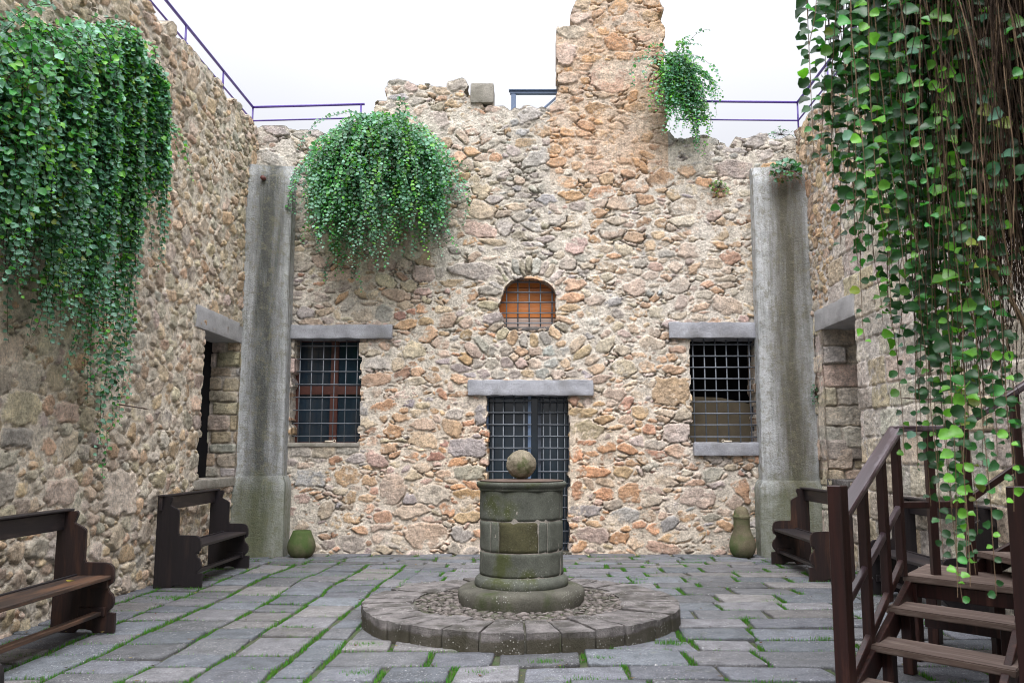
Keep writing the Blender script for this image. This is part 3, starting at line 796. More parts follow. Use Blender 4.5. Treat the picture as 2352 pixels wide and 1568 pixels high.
def lcol(y, z, a):
    if z < 2.6: return pick({'slab': 3, 'grey': 2.4, 'buff': 3.4, 'cream': 2.5, 'ochre': 2.2, 'orange': 1.2, 'pink': .7, 'mauve': .5, 'blue': .8, 'rust': .4})
    if z > 3.4: return pick({'ochre': 3, 'orange': 1.6, 'buff': 4, 'cream': 3, 'pink': 1.5, 'grey': 1.6, 'rust': .4, 'mauve': .6})
    return pick({'ochre': 1.8, 'orange': 1.3, 'buff': 3, 'cream': 1, 'pink': 1.5, 'grey': 3, 'rust': .6, 'mauve': 1.6, 'blue': 1, 'olive': 1})
CLS_L = [(0.13, 0.20, 0.09, 0.13, 200, 0.96), (0.075, 0.13, 0.05, 0.085, 4200, 0.90), (0.05, 0.08, 0.035, 0.055, 7000, 0.88), (0.03, 0.05, 0.02, 0.032, 9000, 0.86)]
Dl, Cl = lay(5.7, YB + .1, -.05, 6.8, exl, lcol, CLS_L)
lt_pts = [(5.5, 6.52), (12.9, 6.56)]
def keep_left(S, T, ID, D, rs):
    j = rs.uniform(-.03, .03, len(D))[ID]
    top = 6.56 + 0.01 * np.sin(D[ID, 0] * 7) + j * .3
    k = (D[ID, 1] < top) & (T < 6.62)
    k &= ~((S > ln_y0 + j) & (S < ln_y1 + .5) & (T > ln_z0 + 0.0) & (T < ln_z1 + .03))
    return k
left = thing("courtyard_wall", "rubble stone side wall on the left, rising behind the two dark benches", "wall"); left["kind"] = "thing"
masonry("masonry", (XL, 0, 0), (0, 1, 0), (0, 0, 1), (1, 0, 0), 5.7, YB + .05, -.06, 6.75, 0.0150, Dl, Cl, keep_left, M['masonry'], left, depth=.5, relief=.9, seed=2, mortar=(0.78, 0.70, 0.58), pale=.58)
Dl2, Cl2 = lay(-3.0, 5.72, -.05, 6.8, [], lcol, [(0.15, 0.24, 0.09, 0.14, 900, 0.9), (0.08, 0.14, 0.06, 0.09, 3500, 0.88)])
masonry("masonry", (XL, 0, 0), (0, 1, 0), (0, 0, 1), (1, 0, 0), -3.0, 5.70, -.06, 6.6, 0.05, Dl2, Cl2, lambda S, T, ID, D, rs: np.ones(S.shape, bool), M['masonry'], left, depth=.5, relief=1.2, seed=12)
y0, z0 = lw(447, 760); y1, z1 = lw(541, 740)
bm_l = rough_box("lintel", XL - .45, XL + .035, lw(446, 740)[0], 12.40, ln_z1, ln_z1 + .29, M['lintel_pale'], left, amp=.006)
rough_box("window_sill", XL - .45, XL + .05, ln_y0 - .15, 12.33, ln_z0 - .12, ln_z0, M['block'], left, amp=.01)
def jamb_layout(s0, s1, t0, t1, heights, palette, seed, widths=(.30, .46)):
    r = np.random.default_rng(seed); D, C = [], []
    z = t0; i = 0
    while z < t1:
        h = r.uniform(*heights)
        x = s0 - (0.0 if i % 2 else 0.18)
        while x < s1 + .1:
            w = r.uniform(*widths)
            D.append((x + w / 2, z + h / 2, w / 2 - .012, h / 2 - .010, r.normal(0, .015), 6, r.uniform(.01, .045))); C.append(pick(palette)); x += w
        z += h; i += 1
    return np.array(D), C
Dj, Cj = jamb_layout(-5.0, XL + .05, ln_z0, ln_z1, (.13, .26), {'grey': 3, 'buff': 2, 'olive': 2, 'mauve': 1, 'blue': 1}, 3)
masonry("window_jamb", (0, ln_y1, 0), (1, 0, 0), (0, 0, 1), (0, -1, 0), -4.95, XL + .03, ln_z0 - .02, ln_z1 + .02, 0.0125, Dj, Cj, lambda S, T, ID, D, rs: np.ones(S.shape, bool), M['jamb'], left, depth=.3, seed=5, relief=1.3, pale=.4)
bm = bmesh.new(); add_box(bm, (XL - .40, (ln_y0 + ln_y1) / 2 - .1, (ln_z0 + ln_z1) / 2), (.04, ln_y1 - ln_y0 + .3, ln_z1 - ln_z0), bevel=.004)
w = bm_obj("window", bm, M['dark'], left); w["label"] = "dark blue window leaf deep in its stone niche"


# ------------------------------------------------------------------ right wall
rn_y0 = 10.66; rn_y1 = 11.88; rn_z0 = 1.12; rn_z1 = 3.22
exr = []
def ashlar_top(y):      # below this height the wall is squared blocks
    return np.interp(y, [5.5, 9.3, 10.7, 11.4, 12.0, 12.7], [5.3, 5.2, 4.7, 4.0, 3.5, 3.4])
z = -.02; ci = 0
while z < 5.3:
    h = rng.uniform(.25, .36); y = 5.3 + rng.uniform(-.3, 0)
    while y < YB:
        w_ = rng.uniform(.36, .80)
        yc = y + w_ / 2
        if z + h / 2 < ashlar_top(yc) and not (rn_y0 < y + w_ * .98 and y + .01 < rn_y0 and False):
            exr.append((yc, z + h / 2, w_ / 2 - .008, h / 2 - .008, rng.normal(0, .006), 9, rng.uniform(.018, .036), pick({'slab': 4, 'cream': 2.2, 'buff': .8, 'pale': 5, 'pink': .4})))
        y += w_
    z += h; ci += 1
def rcol(y, z, a): return pick({'ochre': 4, 'orange': 3, 'buff': 3, 'cream': 2, 'pink': 2, 'rust': 1, 'grey': 1, 'slab': .6})
Dr, Cr = lay(5.7, YB + .1, -.05, 6.8, exr, rcol, CLS_L, reject=lambda y, z: z < ashlar_top(y) - .12)
def keep_right(S, T, ID, D, rs):
    j = rs.uniform(-.06, .06, len(D))[ID]
    j0 = rs.uniform(-.03, .03, len(D))[ID]
    k = D[ID, 1] < 6.52 + 0.04 * np.sin(D[ID, 0] * 6) + j0
    k &= ~((S > rn_y0 + j0 * .6) & (S < rn_y1 + j) & (T > rn_z0) & (T < rn_z1 + .03))
    return k
M_GAL = 1
right = thing("courtyard_wall", "stone side wall on the right, squared pale blocks below and orange rubble above", "wall"); right["kind"] = "thing"
masonry("masonry", (XR, 0, 0), (0, 1, 0), (0, 0, 1), (-1, 0, 0), 5.7, YB + .05, -.06, 6.75, 0.0150, Dr, Cr, keep_right, M['masonry'], right, depth=.6, relief=.9, seed=3, warp=.018, mortar=(0.70, 0.65, 0.60), gapw=0.002, pale=.5)
masonry("masonry", (XR, 0, 0), (0, 1, 0), (0, 0, 1), (-1, 0, 0), -3.0, 5.70, -.06, 6.6, 0.05, Dl2, Cl2, lambda S, T, ID, D, rs: np.ones(S.shape, bool), M['masonry'], right, depth=.5, relief=1.1, seed=13)
rough_box("shade_slab", 2.25, XR - .01, .2, 4.25, 4.22, 4.46, M['kerb'], right, cut=.3, amp=.02)  # unseen slab, added above the frame to shade the foreground creeper
rough_box("lintel", XR - .045, XR + .6, rn_y0 - .02, 12.12, rn_z1, rn_z1 + .30, M['lintel_pale'], right, amp=.012)
Dj, Cj = jamb_layout(XR - .05, XR + .7, rn_z0 - .2, rn_z1, (.24, .34), {'slab': 3, 'buff': 1.5, 'pink': .8, 'cream': 2, 'pale': 2}, 9, (.38, .6))
masonry("window_jamb", (0, rn_y1 + .03, 0), (1, 0, 0), (0, 0, 1), (0, -1, 0), XR - .02, XR + .7, rn_z0 - .02, rn_z1 + .02, 0.0125, Dj, Cj, lambda S, T, ID, D, rs: np.ones(S.shape, bool), M['jamb'], right, depth=.3, seed=7, relief=1.6, pale=.5)
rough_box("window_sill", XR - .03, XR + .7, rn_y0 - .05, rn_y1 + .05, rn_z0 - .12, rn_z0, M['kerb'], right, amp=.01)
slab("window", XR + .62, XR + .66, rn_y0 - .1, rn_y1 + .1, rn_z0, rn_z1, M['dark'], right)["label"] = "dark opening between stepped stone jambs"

# ------------------------------------------------------------------ cement pilasters in the two far corners
def cement_mat(name, cx, half, green_low):
    m, nt, b = new_mat(name); t = NT(nt)
    P = t.geo(); sx = t.sep(P)
    n = t.noise(P, 6, 6, 0.6)
    c = t.ramp(n, [(0.3, (0.44, 0.46, 0.475)), (0.7, (0.62, 0.64, 0.655))])
    c = t.mix(1.0, c, t.ramp(t.noise(P, 70, 4, 0.8), [(0.3, 0.7), (0.7, 1.2)]), 'MULTIPLY')
    # run-off stain down the middle
    d = t.math('ABSOLUTE', t.math('SUBTRACT', sx[0], cx))
    mp = t.n("ShaderNodeMapping"); t.l(P, mp.inputs[0]); mp.inputs['Scale'].default_value = (5, 5, .55)
    s = t.math('SUBTRACT', t.math('ADD', t.math('MULTIPLY', t.noise(mp.outputs[0], 1.6, 6, 0.65), 0.8), 0.26), t.math('MULTIPLY', d, 1.0 / half))
    c = t.mix(t.ramp(s, [(0.16, 0.0), (0.42, 0.55), (0.62, 0.92)]), c, (0.042, 0.046, 0.040) if not green_low else (0.085, 0.075, 0.045))
    sp = t.ramp(t.noise(P, 9, 6, 0.85), [(0.50, 0.0), (0.60, 0.65)])
    c = t.mix(sp, c, (0.20, 0.19, 0.13))
    dr = t.n('ShaderNodeMapping'); t.l(P, dr.inputs[0]); dr.inputs['Scale'].default_value = (14, 14, .8)
    c = t.mix(t.ramp(t.noise(dr.outputs[0], 1.0, 6, 0.7), [(0.50, 0.0), (0.66, 0.5)]), c, (0.13, 0.13, 0.11))
    wp = t.ramp(t.noise(P, 95, 2, 0.8), [(0.66, 0.0), (0.72, 0.7)])
    c = t.mix(wp, c, (0.5, 0.5, 0.48))
    lowz = t.ramp(t.math('ADD', t.math('MULTIPLY', sx[2], 0.42), t.math('MULTIPLY', t.noise(P, 4, 5), 0.5)), [(0.55, 0.6), (0.84, 0.0)])
    c = t.mix(lowz, c, (0.13, 0.145, 0.07))
    gm = t.ramp(t.math('ADD', t.noise(P, 2.6, 4, .6), t.math('MULTIPLY', sx[2], -0.09)), [(0.55, 0.0), (0.70, 0.35)])
    c = t.mix(gm, c, (0.10, 0.14, 0.045))
    nt.links.new(c, b.inputs['Base Color']); b.inputs['Roughness'].default_value = .9
    nt.links.new(t.bump(t.math('ADD', t.noise(P, 40, 5, 0.8), t.noise(P, 11, 5, 0.7)), 1.0, 0.02), b.inputs['Normal'])
    return m
def pilaster(name, label, xin, xwall, z_pl, z_top, yl, yr, mat, seed):
    t = thing(name, label, "pilaster", ((xin + xwall) / 2, YB - .2, 0))
    ox = t.location.copy()
    def col(name, rows, top):
        # rows: z, (x_in, y_in), (x_wall, y_wall); the cross-section bows slightly outwards
        vs, fs = [], []
        n = 22
        for z, (xi, yi), (xw, yw) in rows:
            sect = [(xi, YB + .02)]
            sect.append((xi, yi + .008)); 
            for k in range(n + 1):
                q = .5 - .5 * math.cos(math.pi * k / n)
                x = xi + (xw - xi) * q; y = yi + (yw - yi) * q
                e = min(q, 1 - q)
                y += 0.016 * math.exp(-e * 60) - 0.004 * math.sin(math.pi * q)
                x += (0.012 if xw > xi else -0.012) * math.exp(-q * 40)
                nn = mnoise.noise(Vector((x * 2.2 + seed, z * 1.7, 0))) * .018 + mnoise.noise(Vector((x * 9 + seed, z * 7, 2))) * .006
                sect.append((x, y + nn))
            sect.append((xw, YB + .02))
            for (x, y) in sect: vs.append((x - ox.x, y - ox.y, z))
        m_ = n + 4
        for j in range(len(rows) - 1):
            for k in range(m_ - 1):
                fs.append((j * m_ + k, j * m_ + k + 1, (j + 1) * m_ + k + 1, (j + 1) * m_ + k))
        fs.append(tuple((len(rows) - 1) * m_ + k for k in range(m_)))
        crisp(mesh_obj(name, vs, fs, mat, t), 30)
    s = 1 if xwall > xin else -1
    rows = []
    for k in range(46):
        z = z_pl + (z_top - z_pl) * k / 45
        sh = 0.0 if k < 44 else 0.05 * (k - 43)
        rows.append((z, (xin[0] if False else xin + s * .02 * (k / 45), yl + sh), (xwall, yr + sh)))
    col("shaft", rows, True)
    rows = []
    for k in range(12):
        z = -.05 + (z_pl + .03 + .05) * k / 11
        tp = 0.05 if k == 11 else 0.0
        rows.append((z, (xin - s * (.07 - tp), yl - .07 + tp), (xwall + s * .02, yr - .08 + tp)))
    col("plinth", rows, True)
    return t
zp = onY(600, 1098, 12.3)[2]
M['cement_l'] = cement_mat("stained_cement_left", -3.98, 0.72, False)
M['cement_r'] = cement_mat("stained_cement_right", 3.84, 0.80, True)
pl = pilaster("pilaster", "grey rendered pilaster with a dark run-off stain, in the corner by the far left bench", -3.66, XL - .02, zp, bw(600, 390)[1], 12.42, 12.30, M['cement_l'], 3)
pr_ = pilaster("pilaster", "rendered pilaster streaked yellow-brown, in the corner behind the right bench", 3.36, XR + .02, onY(1800, 1108, 12.3)[2], bw(1790, 392)[1], 12.45, 12.28, M['cement_r'], 8)
px_, py_, pz_ = onY(608, 413, 12.38)
bm = bmesh.new()
add_bar(bm, (px_, 12.50, pz_ + .02), (px_, 12.27, pz_), .034, 16)
pp = bm_obj("drain_pipe", bm, M['pipe'], None, True); tag(pp, "short red-brown pipe stub sticking out near the top of the left pilaster", "pipe")

# ------------------------------------------------------------------ railings
def railing(name, label, pts, posts, zt, zl, zb, r=.016):
    t = thing(name, label, "railing", pts[0])
    o = Vector(pts[0])
    for nm, dz, rr in (("top_rail", zt, r * 1.25), ("lower_rail", zl, r * .85)):
        bm = bmesh.new()
        for a, b in zip(pts[:-1], pts[1:]):
            add_bar(bm, Vector((a[0], a[1], dz + a[2])) - o, Vector((b[0], b[1], dz + b[2])) - o, rr, 8)
        bm_obj(nm, bm, M['rail'], t, True)
    for p in posts:
        bm = bmesh.new(); add_bar(bm, Vector((p[0], p[1], zb)) - o, Vector((p[0], p[1], zt + p[2])) - o, r * .9, 8)
        bm_obj("post", bm, M['rail'], t, True)
    return t
xr_ = XL - .08; yr_ = YB - .02
railing("railing", "violet-blue handrail along the left wall top, turning onto the end wall", [(xr_, 5.5, 0), (xr_, yr_, 0), (bw(838, 240)[0], yr_, .05)],
        [(xr_, 7.6, 0), (xr_, 8.85, 0), (xr_, 10.08, 0), (xr_, 11.38, 0), (xr_, yr_, 0), (bw(830, 240)[0], yr_, .05)], 6.87, 6.645, 6.48)
xq = XR + .0
railing("railing", "violet-blue handrail from the tower vine to the right wall top", [(bw(1560, 233)[0], yr_, .02), (xq + .02, yr_, 0), (xq + .02, 5.5, 0)],
        [(bw(1600, 240)[0], yr_, 0), (xq + .02, yr_, 0), (xq + .02, 11.3, 0), (xq + .02, 10.0, 0), (xq + .02, 8.7, 0)], 6.95, 6.65, 6.45)
# steel frame on the wall between the ruined pier and the tower
t = thing("steel_frame", "blue-grey steel frame standing on the wall top left of the tower", "frame", (bw(1175, 232)[0], YB + .2, 6.9))
o = t.location
x0, z1 = bw(1171, 197); x1, _ = bw(1290, 197); z0 = bw(1180, 236)[1]; x2 = bw(1187, 200)[0]
bm = bmesh.new(); add_box(bm, ((x0 + x1) / 2 - o.x, 0, z1 - .03 - o.z), (x1 - x0, .07, .055), bevel=.004); add_box(bm, ((x0 + x1) / 2 - o.x, -.01, z1 - .002 - o.z), (x1 - x0 + .04, .11, .012)); bm_obj("beam", bm, M['steel_blue'], t)
bm = bmesh.new(); add_box(bm, ((x0 + x2) / 2 - o.x, 0, (z0 + z1 - .06) / 2 - o.z - .05), (.075, .07, z1 - z0 + .04), bevel=.004); bm_obj("post", bm, M['steel_blue'], t)
bm = bmesh.new(); xa, za = bw(1250, 236); xb, zb = bw(1285, 206)
add_beam(bm, (xa - o.x - .03, .01, za - o.z - .03), (xb - o.x, .01, zb - o.z), .03, .03, up=(0, 1, 0)); bm_obj("brace", bm, M['steel_blue'], t)

# small things on the two barred sills
for (x, y, lab, s) in ((757, 1012, "small cream plastic handle lying on the sill of the left window", 1), (1672, 1011, "small cream plastic handle lying on the sill of the right window", -1)):
    X, Z = bw(x, y)
    bm = bmesh.new()
    zz = (wl_z0 if s > 0 else wr_z0) + .016
    add_bar(bm, (-.065, 0, 0), (.055, 0, 0), .014, 10)
    for k in range(10):
        a, b = 2 * math.pi * k / 10, 2 * math.pi * (k + 1) / 10
        add_bar(bm, (s * .075 + .02 * math.cos(a), 0, .006 + .02 * math.sin(a)), (s * .075 + .02 * math.cos(b), 0, .006 + .02 * math.sin(b)), .006, 6)
    o_ = bm_obj("plastic_handle", bm, M['cream'], None, True); o_.location = (X, YB - .015, zz + .002)
    tag(o_, lab, "handle")
# iron spikes in the side walls
def spike(label, x, y, z, dx, dz):
    bm = bmesh.new()
    L = Vector((dx, 0, dz)); d = L.normalized()
    add_bar(bm, (-dx * .25, 0, 0), L * .8, .007, 8)
    q = d.to_track_quat('Z', 'Y').to_matrix()
    for a, b, r1, r2 in ((.74, .84, .008, .026), (.84, 1.08, .026, .001)):
        aa, bb = L * a, L * b
        Mx = Matrix.Translation((aa + bb) / 2) @ q.to_4x4() @ Matrix.Diagonal((1, .35, 1, 1))
        bmesh.ops.create_cone(bm, cap_ends=True, segments=8, radius1=r1, radius2=r2, depth=(bb - aa).length, matrix=Mx)
    o = bm_obj("iron_spike", bm, M['rust_iron'], None, True); o.location = (x, y, z); tag(o, label, "spike")
spike("thin iron spike with a leaf-shaped tip sticking out of the left wall above the benches", XL + .0, 8.75, 2.0, .34, -.07)
spike("thin iron spike with a leaf-shaped tip sticking out of the right wall", XR - .0, 8.6, 2.02, -.36, .02)
# ------------------------------------------------------------------ ground: earth sheet, stone paving, grass in the joints
m_, nt, b_ = new_mat("joint_earth"); t = NT(nt); P = t.geo()
c = t.ramp(t.noise(P, 5, 6, .7), [(0.38, (0.075, 0.065, 0.05)), (0.62, (0.05, 0.085, 0.025))])
c = t.mix(1.0, c, t.ramp(t.noise(P, 60, 4, .8), [(.3, .6), (.7, 1.4)]), 'MULTIPLY')
nt.links.new(c, b_.inputs[0]); b_.inputs['Roughness'].default_value = .95
nt.links.new(t.bump(t.noise(P, 70, 5, .8), .8, .02), b_.inputs['Normal'])
M['earth'] = m_
gn = 60
bm = bmesh.new(); bmesh.ops.create_grid(bm, x_segments=2, y_segments=2, size=60)
tag(bm_obj("ground", bm, M['earth'], None), kind="structure").location = (0, 10, -.022)
def paving_mat():
    m, nt, b = new_mat("grey_paving_stone"); t = NT(nt); P = t.geo()
    c = t.attr()
    c = t.mix(1.0, c, t.ramp(t.noise(P, 7, 6, .72), [(.3, .62), (.7, 1.35)]), 'MULTIPLY')
    c = t.mix(1.0, c, t.ramp(t.noise(P, 85, 4, .8), [(.3, .5), (.7, 1.5)]), 'MULTIPLY')
    v = t.vor(P, 34); gate = t.ramp(t.noise(P, 2.6, 4, .6), [(.40, 0.0), (.55, 1.0)])
    v2 = t.noise(P, 58, 3, .6)
    s = t.math('MULTIPLY', t.ramp(v2, [(.61, 0.0), (.68, .7)]), gate)
    c = t.mix(s, c, (.56, .56, .55))
    mo = t.ramp(t.noise(P, 3.7, 6, .7), [(.58, 0.0), (.72, .5)])
    c = t.mix(mo, c, (.10, .115, .06))
    nt.links.new(c, b.inputs[0]); b.inputs['Roughness'].default_value = .78
    b.inputs['Specular IOR Level'].default_value = .35
    h = t.math('ADD', t.noise(P, 28, 6, .75), t.math('MULTIPLY', t.noise(P, 120, 3, .7), .6))
    nt.links.new(t.bump(h, .7, .012), b.inputs['Normal'])
    return m
M['paving'] = paving_mat()
pv, pf, pc = [], [], []
joints = []        # (x0,y0,x1,y1,width) for the grass
def warp(x, y):
    n = mnoise.noise(Vector((x * .55, y * .8, 3.3))); m = mnoise.noise(Vector((x * .7, y * .5, 9.1)))
    k = min(1.0, max(0, (12.3 - y)) * 2) * min(1, max(0, x - XL) * 2) * min(1, max(0, XR - x) * 2)
    return [x + .075 * n * k, y + .06 * m * k]
def paver(x0, x1, y0, y1, skew=0.0, gx=.018, gy=.010):
    gx += random.uniform(-.003, .008); gy += random.uniform(-.001, .006)
    g = [(x0 + gx, y0 + gy), (x1 - gx, y0 + gy), (x1 - gx, y1 - gy), (x0 + gx, y1 - gy)]
    g = [(x + random.uniform(-.012, .012) + skew * (y - 6), y + random.uniform(-.008, .008)) for x, y in g]
    n = 5
    h = random.uniform(-.008, .008); tx, ty = random.uniform(-.012, .012), random.uniform(-.012, .012)
    base = len(pv)
    tone = random.uniform(.84, 1.3)
    c = random.choice(((.122, .128, .145), (.108, .118, .134), (.142, .142, .152), (.115, .127, .142), (.142, .138, .138), (.10, .103, .11)))
    def Pq(u, v):
        a_ = Pq0(u, v); return warp(*a_)
    def Pq0(u, v):
        a = [g[0][k] * (1 - u) + g[1][k] * u for k in (0, 1)]; b = [g[3][k] * (1 - u) + g[2][k] * u for k in (0, 1)]
        return [a[k] * (1 - v) + b[k] * v for k in (0, 1)]
    bev = .012
    L, W_ = max(x1 - x0, .1), max(y1 - y0, .1)
    us = [0, bev / L, .25, .5, .75, 1 - bev / L, 1]; vs_ = [0, bev / W_, .25, .5, .75, 1 - bev / W_, 1]
    m = len(us)
    for j, v in enumerate(vs_):
        for i, u in enumerate(us):
            x, y = Pq(u, v)
            edge = (i in (0, m - 1)) or (j in (0, m - 1))
            corner = (i in (0, m - 1)) and (j in (0, m - 1))
            z = h + tx * (u - .5) + ty * (v - .5) + .004 * mnoise.noise(Vector((x * 9, y * 9, 0)))
            if edge: z -= .009
            if corner:
                cx, cy = Pq(.5, .5); x += (cx - x) * .03; y += (cy - y) * .03; z -= .004
            if edge:
                x += .004 * mnoise.noise(Vector((x * 30, y * 30, 1))); y += .005 * mnoise.noise(Vector((x * 25, y * 30, 5)))
            pv.append((x, y, z)); pc.append([q * tone * (.85 if edge else 1) for q in c])
    for j in range(m - 1):
        for i in range(m - 1):
            a = base + j * m + i; pf.append((a, a + 1, a + m + 1, a + m))
    ring = [base + i for i in range(m)] + [base + j * m + m - 1 for j in range(1, m)] + [base + (m - 1) * m + i for i in range(m - 2, -1, -1)] + [base + j * m for j in range(m - 2, 0, -1)]
    b2 = len(pv)
    for r_ in ring:
        x, y, z = pv[r_]; pv.append((x, y, -.04)); pc.append([.07, .065, .05])
    k = len(ring)
    for i in range(k): pf.append((ring[i], b2 + i, b2 + (i + 1) % k, ring[(i + 1) % k]))
RC = (-.106, 7.98); RR = 1.44
def hidden(x0, x1, y0, y1):
    return all(math.hypot(x - RC[0], y - RC[1]) < RR - .1 for x in (x0, x1) for y in (y0, y1))
XS = -1.50
# strips running away from the viewer on the left
x = XL - .25; 
while x < XS - .05:
    w_ = random.uniform(.40, .52)
    if XS - (x + w_) < .2: w_ = XS - x
    y = 2.4 + random.uniform(0, .3); yend = 11.55
    while y < yend:
        l_ = random.uniform(.34, .48) if random.random() < .8 else random.uniform(.5, .66)
        if yend - (y + l_) < .2: l_ = yend - y
        paver(x, x + w_, y, y + l_, .012, .020, .007)
        joints.append((x, y, x, y + l_, .034, 1.0)); joints.append((x, y, x + w_, y, .016, .55))
        y += l_
    x += w_
# courses running across on the right and in front of the end wall
def courses(xa, xb, ya, yb, dlo, dhi, llo, lhi, dens):
    y = ya
    while y < yb - .02:
        d = random.uniform(dlo, dhi)
        if yb - (y + d) < .15: d = yb - y
        x = xa + (0 if xa < -2 else 0); first = True
        while x < xb:
            l_ = random.uniform(llo, lhi)
            if first: l_ *= random.uniform(.5, 1); first = False
            if xb - (x + l_) < .2: l_ = xb - x
            if not hidden(x, x + l_, y, y + d):
                paver(x, x + l_, y, y + d, 0, .020, .008)
                joints.append((x, y, x, y + d, .036, dens)); joints.append((x, y, x + l_, y, .018, .55))
            x += l_
        y += d
courses(XS, XR + .25, 2.4, 11.55, .36, .48, .46, .86, 1.0)
courses(XL - .25, XR + .25, 11.55, YB + .08, .24, .30, .42, .75, .4)
pvn = np.array(pv); pfn = np.array(pf)
tag(mesh_obj("paving", pvn, pfn, M['paving'], None, cols=np.array(pc)), kind="structure")

# dead leaves and bits of bark blown into the joints
dv, dfc, dc = [], [], []
for k in range(620):
    if k % 3:
        x0, y0, x1, y1, w_, dn = random.choice(joints); q = random.random()
        x, y = x0 + (x1 - x0) * q + random.gauss(0, .02), y0 + (y1 - y0) * q + random.gauss(0, .02)
    else:
        x = random.choice((random.uniform(XL + .1, XR - .1), XL + .1 + abs(random.gauss(0, .25)), XR - .1 - abs(random.gauss(0, .25)))); y = random.uniform(5.4, YB - .15)
    if math.hypot(x - RC[0], y - RC[1]) < RR + .02 or y < 5.4: continue
    s = random.uniform(.006, .022); a = random.uniform(0, 6.28); b0 = len(dv); t_ = random.uniform(-.4, .4)
    for (u, v) in ((-1, 0), (0, -.45), (1, 0), (0, .45)):
        dv.append((x + s * (u * math.cos(a) - v * math.sin(a)), y + s * (u * math.sin(a) + v * math.cos(a)), .010 + s * .3 * (u * u) + s * t_ * v))
    dfc.append((b0, b0 + 1, b0 + 2)); dfc.append((b0, b0 + 2, b0 + 3))
    c = random.choice(((.10, .045, .02), (.06, .035, .02), (.16, .09, .03), (.04, .03, .025), (.2, .16, .05)))
    dc.extend([c] * 4)
M['litter'] = leaf_mat("dead_leaf", .8)
tag(mesh_obj("leaf_litter", np.array(dv), np.array(dfc), M['litter'], None, cols=np.array(dc), smooth=False), "small brown dead leaves and bits lying in the joints of the paving", "dead leaves", kind="stuff")

# grass: blades and low moss tufts, thick in the wide joints
def grass_mat():
    m, nt, b = new_mat("fresh_green_grass"); t = NT(nt)
    nt.links.new(t.attr(), b.inputs[0]); b.inputs['Roughness'].default_value = .6
    tr = nt.nodes.new("ShaderNodeBsdfTranslucent"); nt.links.new(t.attr(), tr.inputs[0])
    mx = nt.nodes.new("ShaderNodeMixShader"); mx.inputs[0].default_value = .35
    nt.links.new(b.outputs[0], mx.inputs[1]); nt.links.new(tr.outputs[0], mx.inputs[2]); nt.links.new(mx.outputs[0], nt.nodes['Material Output'].inputs[0])
    return m
M['grass'] = grass_mat()
gv, gc = [], []
def blade(x, y, h, w, z=0.0):
    a = random.uniform(0, math.pi); dx, dy = math.cos(a) * w, math.sin(a) * w
    la = random.uniform(0, 2 * math.pi); ll = h * random.uniform(.15, .8)
    gv.extend([(x - dx, y - dy, z - .02), (x + dx, y + dy, z - .02), (x + math.cos(la) * ll, y + math.sin(la) * ll, z + h)])
    k = random.uniform(.7, 1.25); c = (random.uniform(.05, .13) * k, random.uniform(.22, .36) * k, random.uniform(.012, .04) * k)
    gc.extend([tuple(q * .75 for q in c)] * 2 + [c])
for (x0, y0, x1, y1, w_, dens) in joints:
    L = math.hypot(x1 - x0, y1 - y0)
    if math.hypot(x0 - RC[0], y0 - RC[1]) < RR - .05: continue
    if y0 < 5.2: continue
    n = int(L / .0036)
    sk = .012 if x0 < XS - .01 and y0 < 11.5 else 0.0
    for k in range(n):
        q = random.random(); x = x0 + (x1 - x0) * q; y = y0 + (y1 - y0) * q
        pn = mnoise.noise(Vector((x * 2.3, y * 1.9, 4.0))) + .45 * mnoise.noise(Vector((x * 7, y * 7, 8)))
        if x < -2.2 : pn += .10
        if pn < .20 - .34 * dens: continue
        if random.random() > dens * 1.0: continue
        s = min(1.0, .45 + (pn + .1) * 1.3)
        wx_, wy_ = warp(x + sk * (y - 6), y)
        blade(wx_ + random.gauss(0, w_ * .42), wy_ + random.gauss(0, w_ * .3), random.uniform(.006, .022) * s + (.02 * s if random.random() < .10 else 0), random.uniform(.002, .0048))
# bigger tufts here and there
for (px, py, n, sp) in ((440, 1352, 420, .12), (402, 1372, 500, .16), (505, 1308, 320, .10), (545, 1303, 380, .12), (478, 1327, 200, .08), (1252, 1520, 420, .09), (1378, 1512, 260, .07), (1790, 1378, 160, .1), (1880, 1335, 380, .16),
                        (1590, 1330, 120, .07), (1470, 1330, 120, .06), (1720, 1420, 200, .09), (840, 1480, 300, .10), (835, 1545, 300, .1), (1540, 1475, 280, .10), (1890, 1466, 160, .08), (640, 1370, 160, .07), (60, 1508, 240, .12),
                        (1490, 1293, 100, .06), (1600, 1292, 120, .07), (1690, 1312, 90, .06), (1345, 1560, 240, .1), (1115, 1545, 260, .09), (680, 1440, 120, .06)):
    a, b, c = ray(px, py); Y = -EYE * b / c; X = a / b * Y
    for k in range(n // 2):
        blade(X + random.gauss(0, sp * .7), Y + random.gauss(0, sp * .35), random.uniform(.008, .032), random.uniform(.002, .005))
# loose debris at the wall feet
gvn = np.array(gv); gfn = np.arange(len(gvn)).reshape(-1, 3)
tag(mesh_obj("grass", gvn, gfn, M['grass'], None, cols=np.array(gc), smooth=False), "short green grass and moss growing in the joints of the paving", "grass", kind="stuff")

